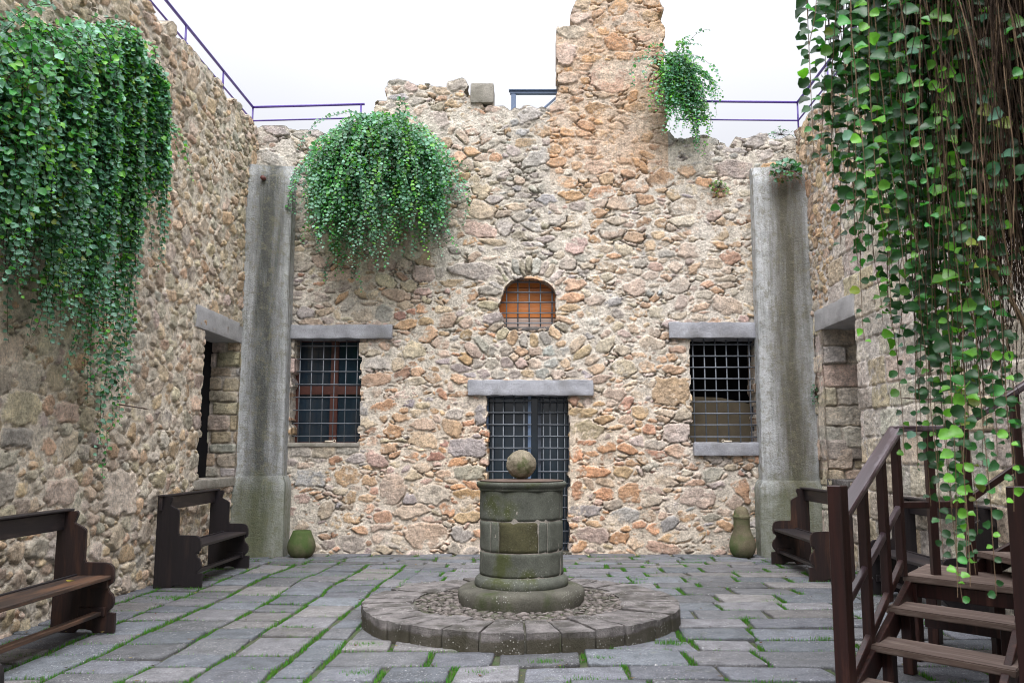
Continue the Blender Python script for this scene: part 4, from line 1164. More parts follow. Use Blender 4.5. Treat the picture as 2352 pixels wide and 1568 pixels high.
# ------------------------------------------------------------------ round step and well head
plat = thing("round_platform", "low round stone platform of wedge kerbs and pebbles under the well", "platform", (RC[0], RC[1], 0))
nk = 30; a = 0.13
angs = []
while len(angs) < nk:
    angs.append(a); a += 2 * math.pi / nk * random.uniform(.72, 1.28)
sc_ = 2 * math.pi / (a - angs[0]); angs = [angs[0] + (q - angs[0]) * sc_ for q in angs] + [angs[0] + 2 * math.pi]
for k in range(nk):
    a0, a1 = angs[k] + .006, angs[k + 1] - .006
    rin = .98 + random.uniform(-.09, .05); ro = RR + random.uniform(-.014, .012)
    zt = .148 + random.uniform(-.006, .006)
    bm = bmesh.new()
    UL = [0, .03, .14, .34, .5, .66, .86, .97, 1]; ZL = [0, .35, .7, .94, .985, 1]
    nu_, nv_, nz_ = 8, 8, 5
    def pt(u, v, z):
        aa = a0 + (a1 - a0) * u; r = rin + (ro - rin) * v
        return Vector((r * math.cos(aa), r * math.sin(aa), z))
    grid = {}
    def vert(i, j, l):
        if (i, j, l) not in grid:
            u, v, z = UL[i], UL[j], -.02 + (zt + .02) * ZL[l]
            p = pt(u, v, z)
            ctr = pt(.5, .5, z)
            nb = (i in (0, nu_)) + (j in (0, nv_)) + (l == nz_)
            if nb >= 2: p += (ctr - p).normalized() * .004 * (nb - 1); p.z -= .004 * (nb - 1)
            q = Vector((p.x * 8 + k, p.y * 8, p.z * 12))
            p += (p - ctr).normalized() * mnoise.noise(q) * .009
            p.z += (mnoise.noise(q * 1.7) + .6 * mnoise.noise(q * 4)) * .009
            grid[(i, j, l)] = bm.verts.new(p)
        return grid[(i, j, l)]
    for i in range(nu_):
        for j in range(nv_):
            bm.faces.new((vert(i, j, nz_), vert(i, j + 1, nz_), vert(i + 1, j + 1, nz_), vert(i + 1, j, nz_)))
        for l in range(nz_):
            bm.faces.new((vert(i, nv_, l), vert(i + 1, nv_, l), vert(i + 1, nv_, l + 1), vert(i, nv_, l + 1)))
            bm.faces.new((vert(i, 0, l), vert(i, 0, l + 1), vert(i + 1, 0, l + 1), vert(i + 1, 0, l)))
    for j in range(nv_):
        for l in range(nz_):
            bm.faces.new((vert(0, j, l), vert(0, j + 1, l), vert(0, j + 1, l + 1), vert(0, j, l + 1)))
            bm.faces.new((vert(nu_, j, l), vert(nu_, j, l + 1), vert(nu_, j + 1, l + 1), vert(nu_, j + 1, l)))
    bmesh.ops.recalc_face_normals(bm, faces=bm.faces)
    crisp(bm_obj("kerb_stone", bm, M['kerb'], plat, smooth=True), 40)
# mortar bed and pebbles
vs = [(0, 0, .131)]; fs = []
for i in range(64):
    aa = 2 * math.pi * i / 64; vs.append((1.05 * math.cos(aa), 1.05 * math.sin(aa), .128))
for (r_, z_) in ((1.06, .118), (1.40, .118), (1.41, -.02)):
    for i in range(64):
        aa = 2 * math.pi * i / 64; vs.append((r_ * math.cos(aa), r_ * math.sin(aa), z_))
for i in range(64):
    fs.append((0, 1 + i, 1 + (i + 1) % 64))
    for q in range(3): fs.append((1 + q * 64 + i, 1 + (q + 1) * 64 + i, 1 + (q + 1) * 64 + (i + 1) % 64, 1 + q * 64 + (i + 1) % 64))
mesh_obj("mortar_bed", vs, fs, M['well_base'], plat)
pbv, pbf = [], []
ico = bmesh.new(); bmesh.ops.create_icosphere(ico, subdivisions=1, radius=1.0)
iv = np.array([v.co[:] for v in ico.verts]); itf = np.array([[v.index for v in f.verts] for f in ico.faces]); ico.free()
pts = []
PV, PF, nb_ = [], [], 0
cell = {}
for _ in range(12000):
    aa = random.uniform(0, 2 * math.pi); r = math.sqrt(random.uniform(.5 ** 2, 1.0))
    x, y = r * math.cos(aa), r * math.sin(aa)
    s = random.uniform(.022, .062)
    kx, ky = int(x / .05), int(y / .05); ok = True
    for i in (-1, 0, 1):
        for j in (-1, 0, 1):
            for (qx, qy, qs) in cell.get((kx + i, ky + j), ()):
                if math.hypot(qx - x, qy - y) < (qs + s) * .86: ok = False
    if not ok or r > .985 - s: continue
    cell.setdefault((kx, ky), []).append((x, y, s))
    ra = random.uniform(0, math.pi); ca, sa = math.cos(ra), math.sin(ra)
    p = iv * np.array([s * random.uniform(1, 1.35), s * random.uniform(.75, 1.0), s * random.uniform(.25, .45)]) + rng.normal(0, s * .07, iv.shape)
    p = np.stack([p[:, 0] * ca - p[:, 1] * sa + x, p[:, 0] * sa + p[:, 1] * ca + y, p[:, 2] + .133 + random.uniform(-.006, .004)], 1)
    PV.append(p); PF.append(itf + nb_); nb_ += len(iv)
mesh_obj("pebble_infill", np.concatenate(PV), np.concatenate(PF), M['pebble'], plat)

well = thing("well_head", "round mossy stone well head with a moulded rim, closed by an iron lid", "well", (RC[0], RC[1], .13))
def zz(z): return z - .13
lathe("base_plinth", [(.57, zz(.12)), (.578, zz(.16)), (.582, zz(.21)), (.578, zz(.245)), (.562, zz(.266)), (.535, zz(.276)), (.48, zz(.282)), (.42, zz(.290))], M['well_base'], well, 72, wob=.012, seed=2)
lathe("base_moulding", [(.425, zz(.285)), (.432, zz(.295)), (.434, zz(.32)), (.430, zz(.345)), (.418, zz(.362)), (.402, zz(.372)), (.390, zz(.385))], M['well'], well, 72, wob=.006, seed=5)
# the drum: squared blocks in three courses with pale mortar between
def drum_block(a0, a1, z0, z1, r, bulge=0.0, mat=None):
    vs, fs = [], []
    na, nz = max(6, int((a1 - a0) / .06)), 10
    for j in range(nz + 1):
        for i in range(na + 1):
            u, v = i / na, j / nz
            e = min(u * (a1 - a0) * r, (1 - u) * (a1 - a0) * r, v * (z1 - z0), (1 - v) * (z1 - z0))
            aa = a0 + (a1 - a0) * u; z = z0 + (z1 - z0) * v
            n = mnoise.noise(Vector((math.cos(aa) * 5, math.sin(aa) * 5, z * 6))) * .006 + mnoise.noise(Vector((math.cos(aa) * 14, math.sin(aa) * 14, z * 16))) * .002
            rr = r + bulge + n - .003 * math.exp(-e / .003)
            vs.append((rr * math.cos(aa), rr * math.sin(aa), zz(z)))
    for j in range(nz):
        for i in range(na):
            k = j * (na + 1) + i; fs.append((k, k + 1, k + na + 2, k + na + 1))
    # sides back to the core
    per = [i for i in range(na + 1)] + [j * (na + 1) + na for j in range(1, nz + 1)] + [nz * (na + 1) + i for i in range(na - 1, -1, -1)] + [j * (na + 1) for j in range(nz - 1, 0, -1)]
    b0 = len(vs)
    for p in per:
        x, y, z = vs[p]; q = (r - .05) / math.hypot(x, y); vs.append((x * q, y * q, z))
    for i in range(len(per)):
        k = (i + 1) % len(per); fs.append((per[i], b0 + i, b0 + k, per[k]))
    return mesh_obj("drum_block", vs, fs, mat or M['well'], well)
lathe("drum_core", [(.3790, zz(.37)), (.3805, zz(.8)), (.3785, zz(1.16))], M['well_joint'], well, 72, wob=.004, smooth=True)
g_ = .007
def blocks(z0, z1, cuts, mossy=None):
    for i in range(len(cuts)):
        a0 = R(cuts[i]); a1 = R(cuts[(i + 1) % len(cuts)]) + (2 * math.pi if i == len(cuts) - 1 else 0)
        drum_block(a0 + g_ * 1.2, a1 - g_ * 1.2, z0 + .005, z1 - .005, .385, mat=M['well_moss'] if mossy == i else None)
blocks(.385, .60, (-168, -100 - 60, -20, 60, 130)[1:])
blocks(.60, .875, (-136, -121, -66, -52, 40, 100, 150), 1)
blocks(.875, 1.155, (-158, -22, 40, 110))
lathe("rim", [(.388, zz(1.140)), (.402, zz(1.150)), (.402, zz(1.165)), (.418, zz(1.175)), (.430, zz(1.196)), (.430, zz(1.212)), (.422, zz(1.222)), (.30, zz(1.222))], M['well'], well, 96, wob=.010, seed=9, polyk=.75)
lid = lathe("lid", [(.385, zz(1.222)), (.392, zz(1.228)), (.392, zz(1.233)), (.20, zz(1.241)), (.02, zz(1.244))], M['rust_iron'], well, 72)
# stone ball resting on the lid
bm = bmesh.new(); bmesh.ops.create_icosphere(bm, subdivisions=5, radius=.139)
for v in bm.verts:
    n = v.co.normalized()
    v.co *= 1 + .05 * mnoise.noise(n * 2.2) + .035 * mnoise.noise(n * 5) + .012 * mnoise.noise(n * 14)
    v.co.z *= .97
ball = bm_obj("stone_ball", bm, M['ball'], None, True); ball.location = (RC[0] - .004, RC[1] + .02, 1.244 + .133)
tag(ball, "rough lichened stone ball resting on the lid of the well", "ball")

# ------------------------------------------------------------------ pots
def pot(label, px, prof, Y):
    X = onY(px, 1270, Y)[0]
    t = lathe("stone_jar", prof, M['pot'], None, 48, wob=.008, seed=px)
    t.location = (X, Y, 0); return tag(t, label, "jar")
pot("squat green mossy jar without a neck beside the left pilaster", 692, [(.11, -.005), (.15, .015), (.185, .07), (.197, .14), (.19, .20), (.165, .27), (.14, .33), (.130, .365), (.122, .37), (.118, .362), (.12, .32)], 12.36)
pot("tall gourd-shaped mossy jar with a narrow neck beside the right pilaster", 1706, [(.10, -.005), (.13, .01), (.17, .06), (.188, .13), (.185, .19), (.165, .26), (.137, .33), (.118, .40), (.112, .48), (.113, .545), (.122, .55), (.122, .57), (.113, .575), (.104, .62), (.088, .67), (.055, .705), (.02, .715)], 12.36)

# ------------------------------------------------------------------ benches
PROF = [(0, 0), (0, .99), (.155, .998), (.165, .985), (.165, .962), (.143, .905), (.15, .895), (.215, .862), (.238, .845), (.243, .828), (.246, .60), (.256, .573), (.42, .570), (.462, .562), (.488, .54), (.50, .505), (.505, .44), (.498, .405), (.468, .385), (.456, .368),
        (.470, .335), (.497, .312), (.512, .28), (.515, .238), (.500, .20), (.472, .172), (.475, .162), (.53, .158), (.532, 0), (.36, 0), (.345, .018), (.30, .030), (.235, .030), (.215, .02), (.20, 0)]
def make_bench(length, label, seat_mat, loc, rotz, group, panel_mat='bench'):
    """local x runs from the back of the bench to its front, local y along its length."""
    t = thing("wooden_bench", label, "bench", loc, rotz, group)
    for y in (0, length):
        bm = bmesh.new()
        vs = [bm.verts.new((p[0], y - .022, p[1])) for p in PROF]
        f = bm.faces.new(vs)
        g = bmesh.ops.extrude_face_region(bm, geom=[f])
        bmesh.ops.translate(bm, verts=[v for v in g['geom'] if isinstance(v, bmesh.types.BMVert)], vec=(0, .044, 0))
        bmesh.ops.recalc_face_normals(bm, faces=bm.faces)
        es = [e for e in bm.edges if len(e.link_faces) == 2 and abs(e.calc_face_angle(0)) > 1.2 and abs(e.verts[0].co.y - e.verts[1].co.y) < 1e-5]
        bmesh.ops.bevel(bm, geom=es, offset=.005, segments=2, affect='EDGES')
        bm_obj("side_panel", bm, M[panel_mat], t)
    e = .022
    bm = bmesh.new(); add_box(bm, (.345, length / 2, .452), (.29, length - 2 * e, .032), bevel=.005)
    bm_obj("seat", bm, M[seat_mat], t)
    bm = bmesh.new(); add_box(bm, (.045, length / 2, .915), (.032, length + .10, .145), bevel=.004)
    add_box(bm, (.055, length / 2, 1.004), (.09, length + .12, .022), bevel=.006)
    bm_obj("back_rail", bm, M['bench_l'], t)
    bm = bmesh.new(); add_box(bm, (.40, length / 2, .16), (.07, length - 2 * e, .035), bevel=.005)
    bm_obj("foot_rail", bm, M[seat_mat if seat_mat == 'bench_worn' else 'bench_l'], t)
    for y in (e + .016, length - e - .016):
        bm = bmesh.new(); add_box(bm, (.35, y, .175), (.22, .03, .07), bevel=.004); bm_obj("batten", bm, M[panel_mat], t)
        bm = bmesh.new(); add_box(bm, (.37, y, .40), (.20, .03, .07), bevel=.004); bm_obj("batten", bm, M[panel_mat], t)
    bm = bmesh.new(); add_box(bm, (.19, length / 2, .445), (.024, length - 2 * e, .07), bevel=.004)
    bm_obj("apron", bm, M['bench_l'], t)
    return t
GB = "carved wooden benches along the courtyard walls"
make_bench(1.56, "dark wooden bench against the left wall next to the pilaster", 'bench_l', (-4.20, 9.58, 0), 0, GB)
b2 = make_bench(1.56, "dark wooden bench with a worn brown seat, nearer one by the left wall", 'bench_worn', (-4.03, 5.72, 0), 0, GB, 'bench_red')
make_bench(1.40, "wooden bench of which only a rounded arm shows in the bottom left corner", 'bench_worn', (-2.90, 2.56, 0), 0, GB)
make_bench(1.55, "brown wooden bench beside the right pilaster, behind the staircase post", 'bench_l', (3.74, 11.58, 0), math.pi, GB, 'bench_red')
make_bench(1.60, "dark wooden bench half hidden behind the staircase balusters", 'bench_l', (4.08, 9.15, 0), math.pi, GB)

# ------------------------------------------------------------------ wooden stairs
stairs = thing("wooden_staircase", "dark reddish wooden staircase with handrail and weathered open treads, in the right foreground", "staircase", (1.79, 5.07, 0))
SO = Vector((1.79, 5.07, 0))
A0 = Vector((1.79, 5.07, .15)); AS = Vector((.31, .42, .15))
ED = Vector((math.cos(R(-49)), math.sin(R(-49)), 0)); WD = .84
FD = Vector((-ED.y, ED.x, 0))
def board(bm, p, w, d, h, ex=ED, ed=None, bevel=.006):
    """board whose front-left top edge starts at p, w along the step edge, d deep."""
    ed = ed or Vector((AS.x, AS.y, 0)).normalized()
    pts = [p, p + ex * w, p + ex * w + ed * d, p + ed * d]
    vs = [bm.verts.new(q - SO - Vector((0, 0, h))) for q in pts] + [bm.verts.new(q - SO) for q in pts]
    fs = [(3, 2, 1, 0), (4, 5, 6, 7), (0, 1, 5, 4), (1, 2, 6, 5), (2, 3, 7, 6), (3, 0, 4, 7)]
    es = set()
    for f in fs:
        ff = bm.faces.new([vs[k] for k in f]); es.update(ff.edges)
    if bevel: bmesh.ops.bevel(bm, geom=list(es), offset=bevel, segments=2, affect='EDGES')
def board_obj(name, p, w, d, h, mat, ex=ED, ed=None):
    """same, stored with its length along local x so that the grain follows it."""
    bm = bmesh.new(); board(bm, p, w, d, h, ex, ed)
    ang = math.atan2(ex.y, ex.x); org = p - SO
    bmesh.ops.translate(bm, verts=bm.verts, vec=-org); bmesh.ops.rotate(bm, verts=bm.verts, cent=(0, 0, 0), matrix=Matrix.Rotation(-ang, 3, 'Z'))
    o = bm_obj(name, bm, mat, stairs); o.location = org; o.rotation_euler = (0, 0, ang)
    return o
for k in range(0, 3):
    board_obj("tread", A0 + AS * k - ED * .01, WD + .04, .33, .042, M['tread'])
board_obj("landing", A0 + AS * 3 - ED * .01, WD + .06, .80, .045, M['tread'])
# second flight, turning right towards the wall
L3 = A0 + AS * 3
X2 = Vector((1, -.05, 0)).normalized(); Y2 = Vector((.05, 1, 0)).normalized()
for k in range(3):
    board_obj("tread", Vector((3.36 + .30 * k, 6.55, .75 + .15 * k)), .82, .30, .042, M['tread'], ex=Vector((0, -1, 0)), ed=Vector((1, 0, 0)))
def beam_obj(name, a, b, w, h, mat, bevel=.004, up=(0, 0, 1)):
    a, b = Vector(a), Vector(b); d = (b - a); L = d.length
    side = d.normalized().cross(Vector(up)).normalized(); u = side.cross(d.normalized())
    rot = Matrix((d.normalized(), side, u)).transposed()
    bm = bmesh.new(); add_box(bm, (0, 0, 0), (L, w, h), bevel=bevel)
    o = bm_obj(name, bm, mat, stairs); o.location = (a + b) / 2 - SO; o.rotation_euler = rot.to_euler(); return o
# stringers under both sides of the first flight, posts under the landing
for off, nm in ((.035, "stringer"), (WD - .03, "stringer")):
    s0 = A0 + ED * off + Vector((0, 0, -.11)) - AS * .3; s1 = A0 + ED * off + AS * 3 + Vector((0, 0, -.11))
    beam_obj(nm, s0, s1, .045, .16, M['stair'])
LD = Vector((AS.x, AS.y, 0)).normalized()
def post_obj(name, x, y, z0, z1, w, mat=None, rot=None, parent_label=None):
    bm = bmesh.new(); add_box(bm, (0, 0, (z0 + z1) / 2), (w, w, z1 - z0), bevel=.005)
    o = bm_obj(name, bm, mat or M['stair'], stairs); o.location = (x - SO.x, y - SO.y, 0)
    o.rotation_euler = (0, 0, math.atan2(ED.y, ED.x) if rot is None else rot); return o
for (a_, b_) in ((.05, .06), (WD - .06, .06), (.05, .7), (WD - .06, .7)):
    p = L3 + ED * a_ + LD * b_
    post_obj("landing_post", p.x, p.y, 0, .553, .085)
for (a_, k_) in ((.10, 2), (WD - .10, 2), (.10, 1), (WD - .1, 1)):
    p = A0 + AS * k_ + ED * a_ + LD * .16
    post_obj("tread_post", p.x, p.y, 0, .15 + .15 * k_ - .045, .07)
beam_obj("cross_beam", L3 + ED * .05 + Vector((0, 0, -.10)) + LD * .06, L3 + ED * (WD - .05) + Vector((0, 0, -.10)) + LD * .06, .05, .10, M['stair'])
beam_obj("cross_beam", L3 + ED * .05 + Vector((0, 0, -.38)) + LD * .4, L3 + ED * (WD - .05) + Vector((0, 0, -.38)) + LD * .4, .05, .08, M['stair'])
for px, py in ((3.45, 6.45), (3.45, 5.85), (3.98, 6.45), (3.98, 5.85)):
    post_obj("landing_post", px, py, 0, .70 if px < 3.6 else 1.0, .08, rot=0)
beam_obj("stringer", (3.36, 6.52, .60), (4.14, 6.52, .99), .045, .15, M['stair']); beam_obj("stringer", (3.36, 5.78, .60), (4.14, 5.78, .99), .045, .15, M['stair'])
# newels
n1 = (1.80, 5.04); n2 = (2.66, 4.66)
post_obj("newel_post", n1[0], n1[1], 0, 1.30, .088)
post_obj("newel_post", n2[0], n2[1], 0, 1.31, .105)
# handrail: rising, level over the landing, rising again along the second flight
H0 = Vector((1.82, 5.09, 1.10)); H1 = Vector((2.735, 6.36, 1.665)); H2 = Vector((3.20, 6.36, 1.67)); H3 = Vector((4.12, 6.30, 2.26))
dH = (H1 - H0).normalized()
beam_obj("handrail", H0 - dH * .03, H1 + dH * .02, .105, .045, M['stair_rail'], .010)
beam_obj("handrail", H1 + Vector((-.03, 0, 0)), H2 + Vector((.02, 0, 0)), .10, .045, M['stair_rail'], .008)
beam_obj("handrail", H2, H3, .10, .045, M['stair_rail'], .008)
dn = Vector((0, 0, -.52))
beam_obj("mid_rail", H0 + dn, H1 + dn + Vector((0, 0, -.04)), .04, .05, M['stair_rail'], .006)
beam_obj("mid_rail", H1 + dn + Vector((0, 0, -.04)), H2 + dn + Vector((0, 0, -.04)), .04, .05, M['stair'], .006)
beam_obj("mid_rail", H2 + dn + Vector((0, 0, -.04)), H3 + dn, .04, .05, M['stair'], .006)
lowr = Vector((0, 0, -.95))
beam_obj("bottom_rail", H0 + lowr - Vector((-.02, -.02, 0)), H1 + lowr, .04, .06, M['stair'], .005)
for tq in (.34, .67, .965):
    p = H0 + (H1 - H0) * tq
    post_obj("baluster", p.x, p.y, p.z - (1.05 if tq > .9 else 1.0) , p.z - .02, .058)
for (x, y, z0, z1) in ((2.97, 6.36, .58, 1.65), (3.24, 6.36, .58, 1.66), (3.62, 6.33, .80, 1.93), (4.0, 6.31, .95, 2.16)):
    post_obj("baluster", x, y, z0, z1, .058, rot=0)
# right-hand rail of the first flight
G0 = Vector((2.66, 4.68, 1.10)); G1 = Vector((3.50, 5.62, 1.665)); 
beam_obj("handrail", G0, G1, .105, .045, M['stair_rail'], .010)
beam_obj("mid_rail", G0 + dn, G1 + dn, .04, .05, M['stair'], .006)
for tq in (.42, .85):
    p = G0 + (G1 - G0) * tq; post_obj("baluster", p.x, p.y, p.z - 1.0, p.z - .02, .058)
post_obj("newel_post", 3.50, 5.62, 0, 1.70, .09, rot=0)

# ------------------------------------------------------------------ creepers: hanging strands with paired round leaves
LT = []
for k in range(8):
    a = 2 * math.pi * k / 8 + math.pi / 8
    LT.append((math.cos(a) * .5 * (1.04 if k in (0, 3) else .97), .5 + math.sin(a) * .5 * (1.0 if k < 4 else .9), .07 * math.cos(2 * a) + .03 * math.sin(3 * a)))
LT = np.array(LT + [(0, .5, -.05)]); LF = np.array([(k, (k + 1) % 8, 8) for k in range(8)])
LEAFC = {'blue': (.16, .34, .25), 'green': (.05, .22, .05), 'bright': (.12, .34, .035), 'dark': (.022, .085, .028), 'yellow': (.20, .26, .04), 'teal': (.085, .235, .15)}  # pale 'blue' has sky highlight put into the leaf colour
def leaves_mesh(name, P, Nn, Up, size, colr, parent):
    n = len(P)
    Nn = Nn / np.linalg.norm(Nn, axis=1, keepdims=True)
    Up = Up - (Up * Nn).sum(1, keepdims=True) * Nn
    Up /= np.linalg.norm(Up, axis=1, keepdims=True) + 1e-9
    Sd = np.cross(Up, Nn)
    asp = rng.uniform(.82, 1.0, n)
    V = P[:, None, :] + size[:, None, None] * (LT[None, :, 0, None] * asp[:, None, None] * Sd[:, None, :] + LT[None, :, 1, None] * Up[:, None, :] + LT[None, :, 2, None] * 2.2 * Nn[:, None, :])
    Fm = (LF[None] + 9 * np.arange(n)[:, None, None]).reshape(-1, 3)
    C = np.repeat(colr, 9, axis=0)
    return mesh_obj(name, V.reshape(-1, 3), Fm, M['leaf'], parent, cols=C, smooth=True)
def tubes(name, strands, mat, parent, n=4):
    vs, fs = [], []
    for pts, r0, r1 in strands:
        m = len(pts)
        if m < 2: continue
        pts = [Vector(p) for p in pts]
        for i, p in enumerate(pts):
            d = (pts[min(i + 1, m - 1)] - pts[max(i - 1, 0)])
            if d.length < 1e-6: d = Vector((0, 0, 1))
            d.normalize(); s = d.cross(Vector((.3, .8, .2))).normalized(); u = s.cross(d)
            r = r0 + (r1 - r0) * i / (m - 1)
            for k in range(n):
                a = 2 * math.pi * k / n; vs.append(tuple(p + s * math.cos(a) * r + u * math.sin(a) * r))
        b0 = len(vs) - m * n
        for i in range(m - 1):
            for k in range(n):
                fs.append((b0 + i * n + k, b0 + i * n + (k + 1) % n, b0 + (i + 1) * n + (k + 1) % n, b0 + (i + 1) * n + k))
    return mesh_obj(name, np.array(vs), np.array(fs), mat, parent)
def strand(p, d, length, step, turn, wander, fence):
    p = np.array(p, float); d = np.array(d, float); d /= np.linalg.norm(d)
    out = [p.copy()]; n = int(length / step)
    for i in range(n):
        d = d + np.array([0, 0, -turn]) + rng.normal(0, wander, 3); d /= np.linalg.norm(d)
        p = p + d * step; p = fence(p); out.append(p.copy())
    return out
def creeper(name, label, roots, leaf, spacing, mat_twig, cols, face, fence, step=.05, turn=.16, wander=.05, twig_r=(.004, .0015), bare=0.0, side=.5):
    """roots: list of (point, direction, length, leaf density)"""
    t = thing(name, label, "creeper", tuple(roots[0][0]))
    o = np.array(roots[0][0], float)
    P, Nn, Up, Sz, Cc, tw = [], [], [], [], [], []
    ks = list(cols); pw = np.array([cols[k] for k in ks], float); pw /= pw.sum()
    for rt in roots:
        (p, d, L, dens) = rt[:4]; tn = rt[4] if len(rt) > 4 else turn
        pts = strand(p, d, L, step, tn, wander, fence)
        tw.append(([q - o for q in pts], twig_r[0], twig_r[1]))
        tone = rng.uniform(.7, 1.4); ck = ks[rng.choice(len(ks), p=pw)]
        acc = 0.0; sgn = 1; start = int(bare * len(pts))
        for i in range(max(1, start), len(pts)):
            a, b = pts[i - 1], pts[i]; dv = (b - a) / step
            acc += step
            while acc >= spacing:
                acc -= spacing; sgn = -sgn
                if rng.random() > dens: continue
                q = b - dv * acc
                taper = 1.0 - .45 * max(0, (i / len(pts) - .75) / .25)
                nn = np.array(face(q)) + rng.normal(0, .42, 3); nn /= np.linalg.norm(nn)
                sdv = np.cross(dv, nn); sdv /= np.linalg.norm(sdv) + 1e-9
                up = sdv * sgn * 1.0 + dv * .35 + rng.normal(0, .25, 3)
                P.append(q - o); Nn.append(nn); Up.append(up); Sz.append(leaf * rng.uniform(.6, 1.2) * taper)
                k2 = ck if rng.random() < .62 else ks[rng.choice(len(ks), p=pw)]
                c = np.array(LEAFC[k2]) * tone * rng.uniform(.8, 1.25)
                Cc.append(c)
    leaves_mesh("foliage", np.array(P), np.array(Nn), np.array(Up), np.array(Sz), np.clip(np.array(Cc), 0.005, .6), t)
    tubes("stems", tw, mat_twig, t, 3)
    return t, o
# centre creeper, rooted on the end wall top
def fence_b(p):
    if p[1] > YB - .05: p[1] = YB - .05 - rng.uniform(0, .03)
    return p
roots = []
rx, rz = bw(880, 300)
for k in range(430):
    an = rng.uniform(-1, 1); s = np.sign(an) * abs(an) ** .8
    lay_ = rng.uniform(0, 1)
    p = (rx + .02 + s * .42 + rng.normal(0, .10), YB - .08 - lay_ * .25, rz + .02 - abs(s) * .55 + rng.normal(0, .08))
    d = (s * 1.45 + rng.normal(0, .25), -rng.uniform(.15, 1.0), rng.uniform(-.1, .45) * (1 - abs(s) * .4))
    L = rng.uniform(.45, 1.45) + 1.75 * (1 - abs(s * .9 + .05)) ** .9 * rng.uniform(.1, 1.0) ** 1.2
    roots.append((p, d, L, .95))
for k in range(34):
    s = rng.uniform(-.45, .3)
    roots.append(((rx + s * .5, YB - .3, rz - .1), (s * 1.3, -.7, .2), rng.uniform(2.0, 2.85), .9))
creeper("hanging_creeper", "dome of blue-green creeper hanging from the end wall top above the left window", roots, .062, .034, M['twig'],
        {'blue': 5, 'teal': 4, 'green': 3, 'bright': 1.2, 'dark': 1}, lambda q: (0.1 * (q[0] - rx), -.75, .62), fence_b, turn=.13, wander=.125)
# left creeper on the side wall
def fence_l(p):
    if p[0] < XL + .05: p[0] = XL + .05 + rng.uniform(0, .03)
    cap = XL + np.interp(p[1], [6.0, 7.2, 8.2], [.85, .62, .45]) * (.75 + .25 * math.sin(p[1] * 9 + p[2] * 1.3))
    if p[0] > cap: p[0] = cap - rng.uniform(0, .05)
    return p
roots = []
for k in range(700):
    y = rng.uniform(5.2, 8.75)
    f = (y - 5.2) / 3.55
    z = 4.48 + (y - 6) * .60 + rng.normal(0, .12) - .95 * max(0, (y - 7.5) / 1.25) ** 2 - rng.uniform(0, 1) ** 3 * .5
    lay_ = rng.uniform(0, 1) ** .7
    p = (XL + .06 + .12 * lay_, y, z)
    d = (.2 + .85 * lay_, rng.normal(0, .30) + (.12 if y > 7.1 else .02), rng.uniform(-.2, .35))
    bot = np.interp(y, [5.3, 6.1, 6.6, 7.2, 7.7, 8.1, 8.7], [2.75, 2.6, 2.45, 2.3, 2.6, 3.3, 4.3])
    L = (z - bot) * rng.uniform(.35, 1.05) + .25
    roots.append((p, d, L, .93, rng.uniform(.07, .2)))
for (y, bot) in ((8.02, 1.30), (8.05, 1.42), (8.0, 1.55), (8.08, 1.75), (7.95, 1.75), (7.75, 1.95), (8.12, 2.0), (7.6, 2.1), (7.9, 2.0), (7.8, 2.2), (8.04, 1.9), (8.0, 2.2)):
    roots.append(((XL + .1, y, 5.1), (.5, .0, .1), 5.1 - bot + .2, .98, .3))
creeper("hanging_creeper", "huge blue-green creeper hanging down the left wall above the benches", roots, .062, .036, M['twig'],
        {'blue': 6, 'teal': 4, 'green': 4, 'bright': 2.4, 'dark': 1.0, 'yellow': .25}, lambda q: (.72, -.35, .6), fence_l, turn=.14, wander=.085)
# creeper on the right flank of the tower
roots = []
tx_, tz_ = bw(1545, 150)
def fence_t(p):
    if p[2] < 6.45 and p[1] > YB - .06: p[1] = YB - .06
    if p[2] > 6.4 and p[0] < bw(1532, 200)[0] + .02 and p[1] > YB - .05: p[1] = YB - .06
    p[1] = max(p[1], YB - .45)
    return p
for k in range(190):
    lay_ = rng.uniform(0, 1)
    p = (tx_ - .12 + rng.uniform(-.03, .20), YB + rng.uniform(-.20, .15), tz_ + rng.uniform(-.75, .10))
    d = (rng.uniform(-.15, .75), rng.uniform(-.9, -.1), rng.uniform(-.1, .6))
    roots.append((p, d, rng.uniform(.45, 1.1) * (1.0 if lay_ < .6 else 1.35), .9))
creeper("wall_creeper", "bushy green creeper clinging to the right flank of the tower against the sky", roots, .055, .036, M['twig'],
        {'teal': 4, 'green': 4, 'blue': 2, 'bright': 2}, lambda q: (.2, -.8, .5), fence_t, turn=.15, wander=.11)
# foreground creeper
def nofence(p):
    if p[0] < .347 * p[1]: p[0] = .347 * p[1]
    return p
def twfence(p):
    if p[0] < .46 * p[1]: p[0] = .46 * p[1]
    return p
roots, brown = [], []
ZT = 4.0
for k in range(250):
    xp = 1960 + 590 * rng.uniform(0, 1) ** .8
    Y = rng.uniform(2.55, 3.7)
    if xp < 2050: Y = rng.uniform(2.7, 3.3)
    bot = np.interp(xp, [1885, 1945, 1970, 2000, 2040, 2100, 2150, 2200, 2260, 2300, 2400, 2540], [230, 420, 520, 640, 640, 700, 800, 850, 820, 780, 760, 760]) * rng.uniform(.45, 1.08)
    X = (xp - 1224) / 1930 * Y
    zb = EYE + Y * ((784 - bot) * CT + F * ST) / (F * CT)
    roots.append(((X, Y, ZT + rng.uniform(-.1, .2)), (rng.normal(0, .05), rng.normal(0, .08), -1), max(.3, ZT - zb), .9 if xp < 2150 else (.5 if xp < 2220 else .10), .1))
